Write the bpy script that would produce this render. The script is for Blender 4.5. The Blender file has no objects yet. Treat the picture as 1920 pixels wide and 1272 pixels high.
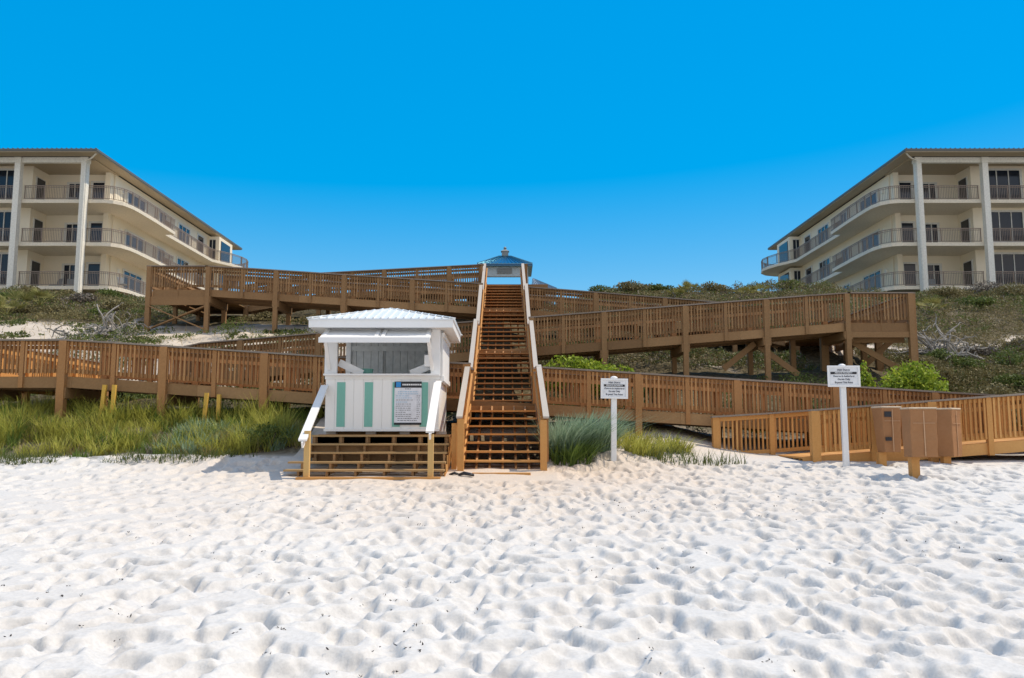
import bpy, math, random
import numpy as np
from mathutils import Vector, Matrix

random.seed(7)
rng = np.random.default_rng(11)
R = math.radians
scene = bpy.context.scene
COL = scene.collection

# ------------------------------------------------------------------ camera model
FPX, CX, CY = 1554.0, 960.0, 636.0
CAMZ = 1.5
TH = math.atan(177.0 / FPX)
CT, ST = math.cos(TH), math.sin(TH)

def P(px, py, Y):
    """the point seen at photograph pixel (px, py) at forward distance Y"""
    u = (px - CX) / FPX
    v = (CY - py) / FPX
    k = Y / (CT - v * ST)
    return Vector((u * k, Y, CAMZ + (ST + v * CT) * k))

# ------------------------------------------------------------------ tagging
def tag(o, label=None, cat=None, group=None, kind=None):
    if label: o['label'] = label
    if cat: o['category'] = cat
    if group: o['group'] = group
    if kind: o['kind'] = kind
    return o

def empty(name, loc=(0, 0, 0), rz=0.0, label=None, cat=None, group=None):
    o = bpy.data.objects.new(name, None)
    o.location = loc
    o.rotation_euler = (0, 0, rz)
    o.empty_display_size = 0.1
    COL.objects.link(o)
    return tag(o, label, cat, group)

def copy_tree(o, parent=None):
    c = o.copy()
    COL.objects.link(c)
    if parent is not None:
        c.parent = parent
    for ch in list(o.children):
        copy_tree(ch, c)
    return c

# ------------------------------------------------------------------ mesh builder
class MB:
    def __init__(self):
        self.v, self.f, self.m = [], [], []

    def hexa(self, pts, mi=0):
        b = len(self.v)
        self.v += [tuple(p) for p in pts]
        for q in ((0, 3, 2, 1), (4, 5, 6, 7), (0, 1, 5, 4), (1, 2, 6, 5), (2, 3, 7, 6), (3, 0, 4, 7)):
            self.f.append(tuple(b + i for i in q)); self.m.append(mi)

    def box(self, x0, x1, y0, y1, z0, z1, mi=0):
        self.hexa([(x0, y0, z0), (x1, y0, z0), (x1, y1, z0), (x0, y1, z0),
                   (x0, y0, z1), (x1, y0, z1), (x1, y1, z1), (x0, y1, z1)], mi)

    def slope(self, x0, x1, y0, y1, za, zb, h, mi=0):
        """board along x whose bottom goes from za to zb"""
        self.hexa([(x0, y0, za), (x1, y0, zb), (x1, y1, zb), (x0, y1, za),
                   (x0, y0, za + h), (x1, y0, zb + h), (x1, y1, zb + h), (x0, y1, za + h)], mi)

    def slopey(self, x0, x1, y0, y1, za, zb, h, mi=0, dx=0.0):
        """board along y whose bottom goes from za to zb, shifting by dx"""
        self.hexa([(x0, y0, za), (x1, y0, za), (x1 + dx, y1, zb), (x0 + dx, y1, zb),
                   (x0, y0, za + h), (x1, y0, za + h), (x1 + dx, y1, zb + h), (x0 + dx, y1, zb + h)], mi)

    def bar(self, a, b, w, h, up=(0, 0, 1), mi=0):
        a, b = Vector(a), Vector(b)
        d = (b - a).normalized()
        up = Vector(up)
        s = d.cross(up)
        if s.length < 1e-4:
            s = d.cross(Vector((0, 1, 0)))
        s.normalize()
        u = s.cross(d).normalized()
        s *= w / 2; u *= h / 2
        self.hexa([a - s - u, a + s - u, b + s - u, b - s - u, a - s + u, a + s + u, b + s + u, b - s + u], mi)

    def tube(self, pts, radii, n=6, mi=0, cap=True):
        b0 = len(self.v)
        pts = [Vector(p) for p in pts]
        for i, p in enumerate(pts):
            d = (pts[min(i + 1, len(pts) - 1)] - pts[max(i - 1, 0)]).normalized()
            s = d.cross(Vector((0, 0, 1)))
            if s.length < 1e-3: s = Vector((1, 0, 0))
            s.normalize(); u = s.cross(d)
            r = radii[i] if hasattr(radii, '__len__') else radii
            for k in range(n):
                a = 2 * math.pi * k / n
                self.v.append(tuple(p + s * (math.cos(a) * r) + u * (math.sin(a) * r)))
        for i in range(len(pts) - 1):
            for k in range(n):
                a = b0 + i * n + k; c = b0 + i * n + (k + 1) % n
                self.f.append((a, c, c + n, a + n)); self.m.append(mi)
        if cap:
            self.f.append(tuple(b0 + k for k in range(n))[::-1]); self.m.append(mi)
            e = b0 + (len(pts) - 1) * n
            self.f.append(tuple(e + k for k in range(n))); self.m.append(mi)

    def rings(self, rings, mi=0, cap0=True, cap1=True):
        """loft of closed rings, each a list of points of the same count"""
        b0 = len(self.v); n = len(rings[0])
        for r in rings: self.v += [tuple(p) for p in r]
        for i in range(len(rings) - 1):
            for k in range(n):
                a = b0 + i * n + k; c = b0 + i * n + (k + 1) % n
                self.f.append((a, c, c + n, a + n)); self.m.append(mi)
        if cap0: self.f.append(tuple(b0 + k for k in range(n))[::-1]); self.m.append(mi)
        if cap1:
            e = b0 + (len(rings) - 1) * n
            self.f.append(tuple(e + k for k in range(n))); self.m.append(mi)

    def poly(self, pts, mi=0):
        b = len(self.v)
        self.v += [tuple(p) for p in pts]
        self.f.append(tuple(range(b, b + len(pts)))); self.m.append(mi)

    def prism(self, outline, z0, z1, mi=0):
        self.rings([[(x, y, z0) for x, y in outline], [(x, y, z1) for x, y in outline]], mi)

    def build(self, name, mats, parent=None, smooth=False, bevel=0.0):
        me = bpy.data.meshes.new(name)
        me.from_pydata(self.v, [], self.f)
        if not isinstance(mats, (list, tuple)): mats = [mats]
        for m in mats: me.materials.append(m)
        if len(mats) > 1:
            me.polygons.foreach_set('material_index', self.m)
        if smooth:
            me.polygons.foreach_set('use_smooth', [True] * len(me.polygons))
        me.update()
        o = bpy.data.objects.new(name, me)
        COL.objects.link(o)
        if parent is not None: o.parent = parent
        if bevel:
            mod = o.modifiers.new('bevel', 'BEVEL'); mod.width = bevel; mod.segments = 2; mod.limit_method = 'ANGLE'
        return o

def mesh_np(name, V, F, mat, parent=None, smooth=False):
    V = np.ascontiguousarray(V, dtype=np.float32); F = np.ascontiguousarray(F, dtype=np.int32)
    me = bpy.data.meshes.new(name)
    n, k = F.shape
    me.vertices.add(len(V)); me.vertices.foreach_set('co', V.ravel())
    me.loops.add(n * k); me.loops.foreach_set('vertex_index', F.ravel())
    me.polygons.add(n)
    me.polygons.foreach_set('loop_start', np.arange(n, dtype=np.int32) * k)
    me.polygons.foreach_set('loop_total', np.full(n, k, dtype=np.int32))
    if smooth: me.polygons.foreach_set('use_smooth', np.ones(n, dtype=bool))
    me.update(calc_edges=True); me.validate()
    me.materials.append(mat)
    o = bpy.data.objects.new(name, me); COL.objects.link(o)
    if parent is not None: o.parent = parent
    return o

# ------------------------------------------------------------------ materials
def nodes_of(name):
    m = bpy.data.materials.new(name); m.use_nodes = True
    nt = m.node_tree; bs = nt.nodes['Principled BSDF']
    return m, nt, bs

def N(nt, t, **kw):
    n = nt.nodes.new(t)
    for k, v in kw.items(): setattr(n, k, v)
    return n

def ramp_node(nt, cols, pos=None):
    r = N(nt, 'ShaderNodeValToRGB')
    e = r.color_ramp.elements
    n = len(cols)
    while len(e) < n: e.new(0.5)
    for i, c in enumerate(cols):
        e[i].position = pos[i] if pos else i / max(1, n - 1)
        e[i].color = (*c, 1)
    return r

def vary(name, cols, rough=0.7, island=0.6, scale=2.0, fine=30.0, finek=0.25, bump=0.0, spec=0.3, stretch=(1, 1, 1), pos=None, metal=0.0, coord='Object'):
    m, nt, bs = nodes_of(name)
    tc = N(nt, 'ShaderNodeTexCoord')
    mp = N(nt, 'ShaderNodeMapping'); mp.inputs['Scale'].default_value = stretch
    nt.links.new(tc.outputs[coord], mp.inputs[0])
    n1 = N(nt, 'ShaderNodeTexNoise'); n1.inputs['Scale'].default_value = scale; n1.inputs['Detail'].default_value = 4
    n2 = N(nt, 'ShaderNodeTexNoise'); n2.inputs['Scale'].default_value = fine; n2.inputs['Detail'].default_value = 3
    nt.links.new(mp.outputs[0], n1.inputs['Vector']); nt.links.new(mp.outputs[0], n2.inputs['Vector'])
    g = N(nt, 'ShaderNodeNewGeometry')
    a = N(nt, 'ShaderNodeMath', operation='MULTIPLY'); a.inputs[1].default_value = island
    nt.links.new(g.outputs['Random Per Island'], a.inputs[0])
    b = N(nt, 'ShaderNodeMath', operation='MULTIPLY_ADD'); b.inputs[1].default_value = (1 - island - finek)
    nt.links.new(n1.outputs[0], b.inputs[0]); nt.links.new(a.outputs[0], b.inputs[2])
    c = N(nt, 'ShaderNodeMath', operation='MULTIPLY_ADD'); c.inputs[1].default_value = finek
    nt.links.new(n2.outputs[0], c.inputs[0]); nt.links.new(b.outputs[0], c.inputs[2])
    r = ramp_node(nt, cols, pos)
    nt.links.new(c.outputs[0], r.inputs[0])
    nt.links.new(r.outputs[0], bs.inputs['Base Color'])
    bs.inputs['Roughness'].default_value = rough
    bs.inputs['Specular IOR Level'].default_value = spec
    bs.inputs['Metallic'].default_value = metal
    if bump:
        bp = N(nt, 'ShaderNodeBump'); bp.inputs['Strength'].default_value = bump; bp.inputs['Distance'].default_value = 0.02
        nt.links.new(n2.outputs[0], bp.inputs['Height']); nt.links.new(bp.outputs[0], bs.inputs['Normal'])
    return m

def leafmat(name, cols, trans=0.3, scale=0.6, island=0.6, pos=None):
    m = vary(name, cols, rough=0.6, island=island, scale=scale, fine=4.0, finek=0.15, spec=0.25, pos=pos, coord='Object')
    nt = m.node_tree
    bs = nt.nodes['Principled BSDF']; out = nt.nodes['Material Output']
    tr = N(nt, 'ShaderNodeBsdfTranslucent')
    src = bs.inputs['Base Color'].links[0].from_socket
    nt.links.new(src, tr.inputs['Color'])
    mx = N(nt, 'ShaderNodeMixShader'); mx.inputs[0].default_value = trans
    nt.links.new(bs.outputs[0], mx.inputs[1]); nt.links.new(tr.outputs[0], mx.inputs[2])
    nt.links.new(mx.outputs[0], out.inputs['Surface'])
    return m

def plain(name, col, rough=0.5, spec=0.4, metal=0.0):
    m, nt, bs = nodes_of(name)
    n = N(nt, 'ShaderNodeTexNoise'); n.inputs['Scale'].default_value = 9.0; n.inputs['Detail'].default_value = 4
    tc = N(nt, 'ShaderNodeTexCoord'); nt.links.new(tc.outputs['Object'], n.inputs['Vector'])
    r = ramp_node(nt, [tuple(c * 0.88 for c in col), tuple(min(1, c * 1.08) for c in col)], [0.3, 0.7])
    nt.links.new(n.outputs[0], r.inputs[0]); nt.links.new(r.outputs[0], bs.inputs['Base Color'])
    bs.inputs['Roughness'].default_value = rough; bs.inputs['Specular IOR Level'].default_value = spec
    bs.inputs['Metallic'].default_value = metal
    return m

M = {}
M['wood'] = vary('pressure_treated_pine', [(.175, .092, .043), (.37, .182, .07), (.60, .325, .133)], .75, .55, 1.6, 26, .3, bump=.15)
M['wood_new'] = vary('fresh_pine', [(.31, .14, .043), (.54, .265, .08), (.72, .41, .15)], .7, .55, 1.8, 26, .3, bump=.15)
M['wood_old'] = vary('brown_pine', [(.135, .08, .041), (.285, .162, .073), (.48, .29, .14)], .8, .5, 1.3, 22, .3, bump=.15)
M['cap'] = vary('weathered_cap', [(.17, .13, .10), (.26, .21, .17), (.34, .29, .25)], .8, .4, 1.5, 30, .35, bump=.1)
M['cap_pale'] = vary('pale_grey_cap', [(.30, .26, .22), (.43, .39, .345), (.53, .49, .44)], .8, .4, 2, 30, .35, bump=.1)
M['yellow'] = vary('yellow_pine', [(.50, .28, .05), (.66, .40, .075), (.74, .49, .12)], .75, .5, 3, 20, .3)
M['tread'] = vary('worn_tread', [(.26, .16, .07), (.40, .26, .12), (.52, .36, .18)], .8, .4, 2, 26, .35)
M['post_pine'] = vary('pale_pine_post', [(.46, .28, .10), (.58, .38, .15), (.66, .46, .20)], .75, .4, 3, 20, .3)
M['white'] = vary('white_paint', [(.70, .70, .69), (.81, .81, .80), (.85, .85, .84)], .5, .35, 3, 18, .3, bump=.06)
M['white_clean'] = vary('white_trim', [(.70, .70, .70), (.80, .80, .80), (.84, .84, .84)], .45, .3, 3, 18, .3)
M['teal'] = vary('teal_paint', [(.13, .36, .30), (.19, .46, .39), (.27, .55, .47)], .6, .3, 8, 40, .4, stretch=(3, 3, .6))
M['roofmetal'] = vary('white_roof_metal', [(.62, .66, .68), (.72, .75, .77), (.78, .80, .82)], .35, .3, 2, 12, .3, spec=.5)
M['inside'] = plain('grey_painted_board', (.62, .63, .63), .6)
M['black'] = plain('black_print', (.02, .02, .025), .5)
M['paper'] = plain('poster_paper', (.72, .74, .80), .5)
M['ink'] = plain('ink', (.10, .11, .14), .6)
M['inkblue'] = plain('blue_ink', (.18, .42, .62), .6)
M['logo'] = plain('blue_logo', (.03, .25, .62), .5)
M['signwhite'] = plain('sign_white', (.74, .75, .77), .45)
M['cardboard'] = vary('cardboard', [(.23, .11, .05), (.34, .165, .072), (.42, .22, .105)], .8, .35, 3, 20, .3)
M['tape'] = plain('brown_tape', (.50, .30, .17), .35)
M['lid'] = plain('pale_lid', (.58, .46, .33), .6)
M['stucco'] = vary('cream_stucco', [(.77, .68, .52), (.83, .745, .585), (.86, .78, .63)], .85, .2, .6, 14, .3)
M['trimcream'] = plain('cream_trim', (.78, .76, .69), .7)
M['slabpaint'] = plain('slab_paint', (.75, .67, .54), .75)
M['rail'] = plain('taupe_railing', (.26, .20, .16), .5)
M['glass'] = None
M['sash'] = plain('window_sash', (.66, .65, .60), .5)
M['roofdark'] = plain('grey_roof', (.12, .125, .12), .5)
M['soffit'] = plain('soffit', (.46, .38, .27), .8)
M['bluemetal'] = plain('blue_grey_metal', (.20, .40, .48), .28, .5, 1.0)
M['bluetrim'] = plain('blue_trim', (.03, .11, .22), .5)
M['palewall'] = plain('pale_siding', (.40, .48, .53), .6)
M['greypanel'] = plain('grey_panel', (.22, .24, .25), .6)
M['deadwood'] = vary('bleached_deadwood', [(.19, .17, .15), (.29, .27, .24), (.41, .38, .35)], .85, .5, 3, 20, .3)
M['bark'] = plain('brown_bark', (.10, .07, .05), .9)
m, nt, bs = nodes_of('window_glass')
bs.inputs['Base Color'].default_value = (.012, .018, .03, 1); bs.inputs['Roughness'].default_value = .08
bs.inputs['Specular IOR Level'].default_value = .5
M['glass'] = m

M['grass'] = leafmat('beach_grass', [(.18, .13, .05), (.32, .31, .065), (.50, .50, .10), (.66, .60, .20)], .35, .9, .5)
M['greengrass'] = leafmat('green_grass', [(.05, .08, .02), (.13, .20, .04), (.26, .34, .07)], .3, .9, .5)
M['oats'] = leafmat('sea_oat_blades', [(.16, .22, .13), (.27, .38, .25), (.42, .54, .39)], .3, 1.5, .6)
M['drygrass'] = leafmat('dry_grass', [(.20, .15, .07), (.34, .27, .12), (.48, .40, .20)], .3, 1.2, .6)
M['scrub'] = leafmat('olive_scrub', [(.07, .06, .028), (.15, .13, .055), (.24, .20, .09), (.33, .26, .14)], .2, .7, .28)
M['scrubgreen'] = leafmat('green_scrub', [(.045, .065, .018), (.11, .145, .035), (.23, .26, .06)], .25, .8, .3)
M['scrubgrey'] = leafmat('grey_twigs', [(.10, .085, .07), (.17, .145, .12), (.26, .225, .185)], .1, .7, .35)
M['shrub'] = leafmat('bright_shrub', [(.05, .08, .012), (.17, .26, .025), (.38, .46, .05), (.56, .58, .08)], .35, 2.2, .4)
M['palmetto'] = leafmat('palmetto_frond', [(.10, .11, .03), (.25, .24, .07), (.42, .36, .14)], .25, 1.0, .6)
M['creeper'] = leafmat('dune_creeper', [(.05, .065, .02), (.10, .13, .035), (.20, .20, .07)], .25, 1.0, .6)
M['seaweed'] = plain('dark_seaweed', (.035, .03, .028), .9)

# sand
m, nt, bs = nodes_of('white_sand')
tc = N(nt, 'ShaderNodeTexCoord')
na = N(nt, 'ShaderNodeTexNoise'); na.inputs['Scale'].default_value = .35; na.inputs['Detail'].default_value = 5
nb = N(nt, 'ShaderNodeTexNoise'); nb.inputs['Scale'].default_value = 26; nb.inputs['Detail'].default_value = 6; nb.inputs['Roughness'].default_value = .7
ncn = N(nt, 'ShaderNodeTexNoise'); ncn.inputs['Scale'].default_value = 120; ncn.inputs['Detail'].default_value = 2
for q in (na, nb, ncn): nt.links.new(tc.outputs['Object'], q.inputs['Vector'])
sp = N(nt, 'ShaderNodeSeparateXYZ'); nt.links.new(tc.outputs['Object'], sp.inputs[0])
# paler washed sand towards the water, warmer trodden sand by the stairs, browner litter-stained sand on the dune
my = N(nt, 'ShaderNodeMapRange'); my.inputs[1].default_value = 9.0; my.inputs[2].default_value = 16.5
nt.links.new(sp.outputs[1], my.inputs[0])
mxx = N(nt, 'ShaderNodeMath', operation='ABSOLUTE'); 
ad = N(nt, 'ShaderNodeMath', operation='ADD'); ad.inputs[1].default_value = 0.5
nt.links.new(sp.outputs[0], ad.inputs[0]); nt.links.new(ad.outputs[0], mxx.inputs[0])
mx2 = N(nt, 'ShaderNodeMapRange'); mx2.inputs[1].default_value = 8.0; mx2.inputs[2].default_value = 1.0
nt.links.new(mxx.outputs[0], mx2.inputs[0])
mu = N(nt, 'ShaderNodeMath', operation='MULTIPLY'); nt.links.new(my.outputs[0], mu.inputs[0]); nt.links.new(mx2.outputs[0], mu.inputs[1])
mn = N(nt, 'ShaderNodeMath', operation='MULTIPLY_ADD'); mn.inputs[1].default_value = .5; mn.inputs[2].default_value = -.22
nt.links.new(na.outputs[0], mn.inputs[0])
ms = N(nt, 'ShaderNodeMath', operation='ADD', use_clamp=True); nt.links.new(mu.outputs[0], ms.inputs[0]); nt.links.new(mn.outputs[0], ms.inputs[1])
mixw = N(nt, 'ShaderNodeMix', data_type='RGBA')
mixw.inputs[6].default_value = (.635, .62, .60, 1); mixw.inputs[7].default_value = (.60, .495, .40, 1)
nt.links.new(ms.outputs[0], mixw.inputs[0])
md = N(nt, 'ShaderNodeMapRange'); md.inputs[1].default_value = 17.5; md.inputs[2].default_value = 24.0
nt.links.new(sp.outputs[1], md.inputs[0])
mixd = N(nt, 'ShaderNodeMix', data_type='RGBA'); mixd.inputs[7].default_value = (.58, .51, .43, 1)
nt.links.new(md.outputs[0], mixd.inputs[0]); nt.links.new(mixw.outputs[2], mixd.inputs[6])
at = N(nt, 'ShaderNodeAttribute'); at.attribute_name = 'litter_and_shade'  # dune litter, plus shade painted under the stairs and kiosk
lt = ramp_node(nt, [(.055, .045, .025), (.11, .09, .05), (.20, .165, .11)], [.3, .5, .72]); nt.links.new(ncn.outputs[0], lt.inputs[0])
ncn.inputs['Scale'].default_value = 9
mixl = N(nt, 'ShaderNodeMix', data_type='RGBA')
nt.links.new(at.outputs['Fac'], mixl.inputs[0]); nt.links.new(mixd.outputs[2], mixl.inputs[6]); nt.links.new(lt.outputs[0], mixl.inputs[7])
rr = ramp_node(nt, [(.86, .86, .86), (1, 1, 1)], [.35, .6]); nt.links.new(nb.outputs[0], rr.inputs[0])
mm = N(nt, 'ShaderNodeMix', data_type='RGBA', blend_type='MULTIPLY'); mm.inputs[0].default_value = 1
nt.links.new(mixl.outputs[2], mm.inputs[6]); nt.links.new(rr.outputs[0], mm.inputs[7])
nt.links.new(mm.outputs[2], bs.inputs['Base Color'])
bs.inputs['Roughness'].default_value = .95; bs.inputs['Specular IOR Level'].default_value = .1
bp = N(nt, 'ShaderNodeBump'); bp.inputs['Strength'].default_value = .35; bp.inputs['Distance'].default_value = .02
nt.links.new(nb.outputs[0], bp.inputs['Height']); nt.links.new(bp.outputs[0], bs.inputs['Normal'])
M['sand'] = m

# ------------------------------------------------------------------ noise and terrain
_perm = np.random.default_rng(3).random((256, 256))
def vnoise(x, y):
    xi = np.floor(x).astype(int); yi = np.floor(y).astype(int)
    fx = x - xi; fy = y - yi
    fx = fx * fx * (3 - 2 * fx); fy = fy * fy * (3 - 2 * fy)
    a = _perm[xi & 255, yi & 255]; b = _perm[(xi + 1) & 255, yi & 255]
    c = _perm[xi & 255, (yi + 1) & 255]; d = _perm[(xi + 1) & 255, (yi + 1) & 255]
    return (a * (1 - fx) + b * fx) * (1 - fy) + (c * (1 - fx) + d * fx) * fy

def fbm(x, y, o=4):
    s = 0; a = .5
    for i in range(o):
        s = s + a * vnoise(x * 2 ** i + 17.3 * i, y * 2 ** i + 9.1 * i); a *= .5
    return s - .47

def sstep(a, b, x):
    t = np.clip((x - a) / (b - a), 0, 1); return t * t * (3 - 2 * t)

PY = [-400, -60, 0, 5, 10, 15.2, 16.3, 17.5]
PZ = [-3, -1.2, -.18, 0, .33, .67, .80, .92]
LY = PY + [19.0, 20, 21.5, 25, 27, 29, 31, 33, 36, 38, 42, 60, 4000]
LZ = PZ + [1.55, 1.9, 2.15, 2.55, 2.95, 4.6, 5.4, 5.9, 6.4, 7.1, 7.8, 8.0, 8.0]
MZ = PZ + [1.25, 1.55, 1.8, 2.9, 3.4, 4.4, 5.0, 5.5, 6.3, 7.1, 7.8, 8.0, 8.0]
RZ = PZ + [.98, 1.08, 1.35, 2.9, 3.5, 4.1, 4.5, 5.3, 6.4, 7.1, 7.8, 8.0, 8.0]

def H(x, y, rough=True):
    x = np.asarray(x, float); y = np.asarray(y, float)
    wl = sstep(-1.5, -5.5, x); wr = sstep(3.2, 6.0, x)
    z = np.interp(y, LY, LZ) * wl + np.interp(y, LY, RZ) * wr + np.interp(y, LY, MZ) * (1 - wl - wr)
    ex = np.interp(y, [22, 31, 45, 57, 4000], [0, .25, .75, 2.5, 2.6])
    z = z + ex * np.maximum(sstep(13.5, 25, x), sstep(-14, -25, x))
    z = z + .92 * sstep(2.5, 5.2, x) * sstep(20, 15, x) * np.exp(-((y - 42) / 4.0) ** 2)
    z = z + .25 * np.exp(-(((x - 2.0) / 1.1) ** 2 + ((y - 17.3) / .6) ** 2))
    z = z + .18 * np.exp(-(((x + 7) / 4) ** 2 + ((y - 17.2) / .5) ** 2))
    if rough:
        amp = .04 + .22 * sstep(17, 26, y)
        z = z + amp * fbm(x * .8, y * .8, 4) + .16 * sstep(25.5, 27.5, y) * sstep(36, 32, y) * fbm(x * 2.3, y * 2.3 + 8, 3)
    return z

def h1(x, y): return float(H(np.array([x]), np.array([y]))[0])

# the ground sheet: fine where feet have churned the beach, coarser towards the horizon
xs = np.concatenate([-np.geomspace(4000, 40, 16), np.arange(-39, -13.2, .4), np.arange(-13, 13.001, .024), np.arange(13.4, 40, .4), np.geomspace(40, 4000, 16)])
ys = np.concatenate([-np.geomspace(400, 4, 10), np.arange(-3, 3, .3), np.arange(3, 9, .022), np.arange(9, 18.5, .036), np.arange(18.5, 34, .16), np.arange(34, 62, .5), np.geomspace(62, 4000, 18)])
XX, YY = np.meshgrid(xs, ys)
ZZ = H(XX, YY)
fm = (sstep(18.2, 16.6, YY) * sstep(2.5, 3.5, YY))
ZZ += fm * (.05 * fbm(XX * 1.9 + 3, YY * 1.9, 3) + .017 * fbm(XX * 4.5, YY * 4.5 + 4, 3))
CARVE = np.zeros_like(ZZ); RIM = np.zeros_like(ZZ)
near = (np.abs(xs) < 13.2)
ix0 = int(np.argmax(near)); ix1 = len(xs) - int(np.argmax(near[::-1]))
def stamp(cx, cy, ang, L, W, dep, rim):
    r = L * 1.5
    i0, i1 = np.searchsorted(xs, (cx - r, cx + r)); j0, j1 = np.searchsorted(ys, (cy - r, cy + r))
    if i1 - i0 < 2 or j1 - j0 < 2: return
    X = XX[j0:j1, i0:i1] - cx; Y = YY[j0:j1, i0:i1] - cy
    ca, sa = math.cos(ang), math.sin(ang)
    u = (X * ca + Y * sa) / L; v = (-X * sa + Y * ca) / W
    d = np.sqrt(u * u + v * v)
    wob = 1 + .18 * np.sin(3 * np.arctan2(v, u) + cx * 9)
    d = d * wob
    c_ = -dep * sstep(1.03, .6, d) * (1 + .25 * u) * np.clip(1 + .5 * X / (.6 * L + .4 * W), .3, 1.6)
    CARVE[j0:j1, i0:i1] = np.minimum(CARVE[j0:j1, i0:i1], c_)
    RIM[j0:j1, i0:i1] = np.maximum(RIM[j0:j1, i0:i1], rim * np.exp(-((d - 1.12) / .2) ** 2) * (1 - .5 * u))
nst = 0
while nst < 7600:
    y = 3.2 + 14.2 * rng.random(); x = (rng.random() - .5) * 26
    dens = .35 + .65 * math.exp(-((x - 1.2) / 6.5) ** 2)
    if rng.random() > dens: continue
    if y > 15.0 and -4.6 < x < .9: continue
    a = math.pi / 2 + rng.normal(0, .75) + (x / 14)
    s = .75 + .5 * rng.random()
    stamp(x, y, a, .13 * s, .068 * s * (1 + .7 * rng.random()), .03 + .062 * rng.random() ** 1.3, .004 + .014 * rng.random())
    nst += 1
# a few drag lines and a tyre track running up the beach
def track(x0, y0, x1, y1, w, dep, step, ang):
    L = math.hypot(x1 - x0, y1 - y0); k = int(L / step)
    for i in range(k):
        f = i / k
        if rng.random() < .08: continue
        stamp(x0 + (x1 - x0) * f + .06 * math.sin(f * 9), y0 + (y1 - y0) * f, ang, w, .06, dep * (.6 + .6 * rng.random()), .004)
for (a_, b_, c_, d_) in ((-4.2, 5.0, -1.2, 13), (-2.6, 4.6, -.3, 9.5), (2.6, 5.2, .6, 12), (4.5, 6, 3.4, 11), (-6.5, 8, -3, 14.5)):
    track(a_, b_, c_, d_, .035, .02, .03, math.atan2(d_ - b_, c_ - a_) + math.pi / 2)
def blur(A):
    A = A.copy(); A[1:-1] = (A[:-2] + 2 * A[1:-1] + A[2:]) / 4; A[:, 1:-1] = (A[:, :-2] + 2 * A[:, 1:-1] + A[:, 2:]) / 4
    return A
CARVE = blur(CARVE) * 1.12; RIM = blur(RIM)
ZZ = ZZ + CARVE + RIM * np.clip(1 + CARVE / .012, 0, 1)
V = np.stack([XX, YY, ZZ], -1).reshape(-1, 3)
ny, nx = XX.shape
I = np.arange(ny * nx).reshape(ny, nx)
F = np.stack([I[:-1, :-1], I[:-1, 1:], I[1:, 1:], I[1:, :-1]], -1).reshape(-1, 4)
ground = mesh_np('ground', V, F, M['sand'], smooth=True)
def litter_and_shade(x, y):
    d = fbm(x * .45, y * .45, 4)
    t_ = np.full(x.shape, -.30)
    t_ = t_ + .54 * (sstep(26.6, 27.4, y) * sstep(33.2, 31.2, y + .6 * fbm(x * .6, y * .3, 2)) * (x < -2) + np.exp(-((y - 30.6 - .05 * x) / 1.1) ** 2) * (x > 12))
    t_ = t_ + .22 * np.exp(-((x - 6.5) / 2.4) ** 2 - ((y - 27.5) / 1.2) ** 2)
    t_ = np.where((np.abs(x + .25) < 1.2) & (y > 19.7), -.3, t_)  # ground beneath the upper stairs kept dark, painting in their shade
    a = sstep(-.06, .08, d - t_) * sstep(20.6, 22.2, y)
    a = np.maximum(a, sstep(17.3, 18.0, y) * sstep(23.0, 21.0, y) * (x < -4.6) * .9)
    a = np.maximum(a, .85 * (np.abs(x + .25) < .85) * sstep(16.6, 17.2, y) * sstep(20, 19.5, y))  # shade under the lowest stair section, painted into the ground colour
    a = np.maximum(a, .9 * (x > -4.2) * (x < -1.1) * sstep(16.3, 16.9, y) * sstep(21, 20, y))  # painted shade: ground darkened below the kiosk steps and deck
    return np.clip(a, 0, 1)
la = ground.data.attributes.new('litter_and_shade', 'FLOAT', 'POINT')
la.data.foreach_set('value', litter_and_shade(V[:, 0], V[:, 1]).astype(np.float32))
tag(ground, 'white trodden beach sand rising into the dune', 'sand', kind='structure')

# ------------------------------------------------------------------ ramps
YA, YB, YC, YD, YE = 17.6, 19.8, 25.3, 30.8, 35.3
RW = 1.7
def xc(y): return -.18 - .0095 * (y - 16.3)
SW = .75           # half width of the stair between stringers

def interp(pts):
    px_ = [p[0] for p in pts]; pz_ = [p[1] for p in pts]
    return lambda x: float(np.interp(x, px_, pz_))

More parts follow.
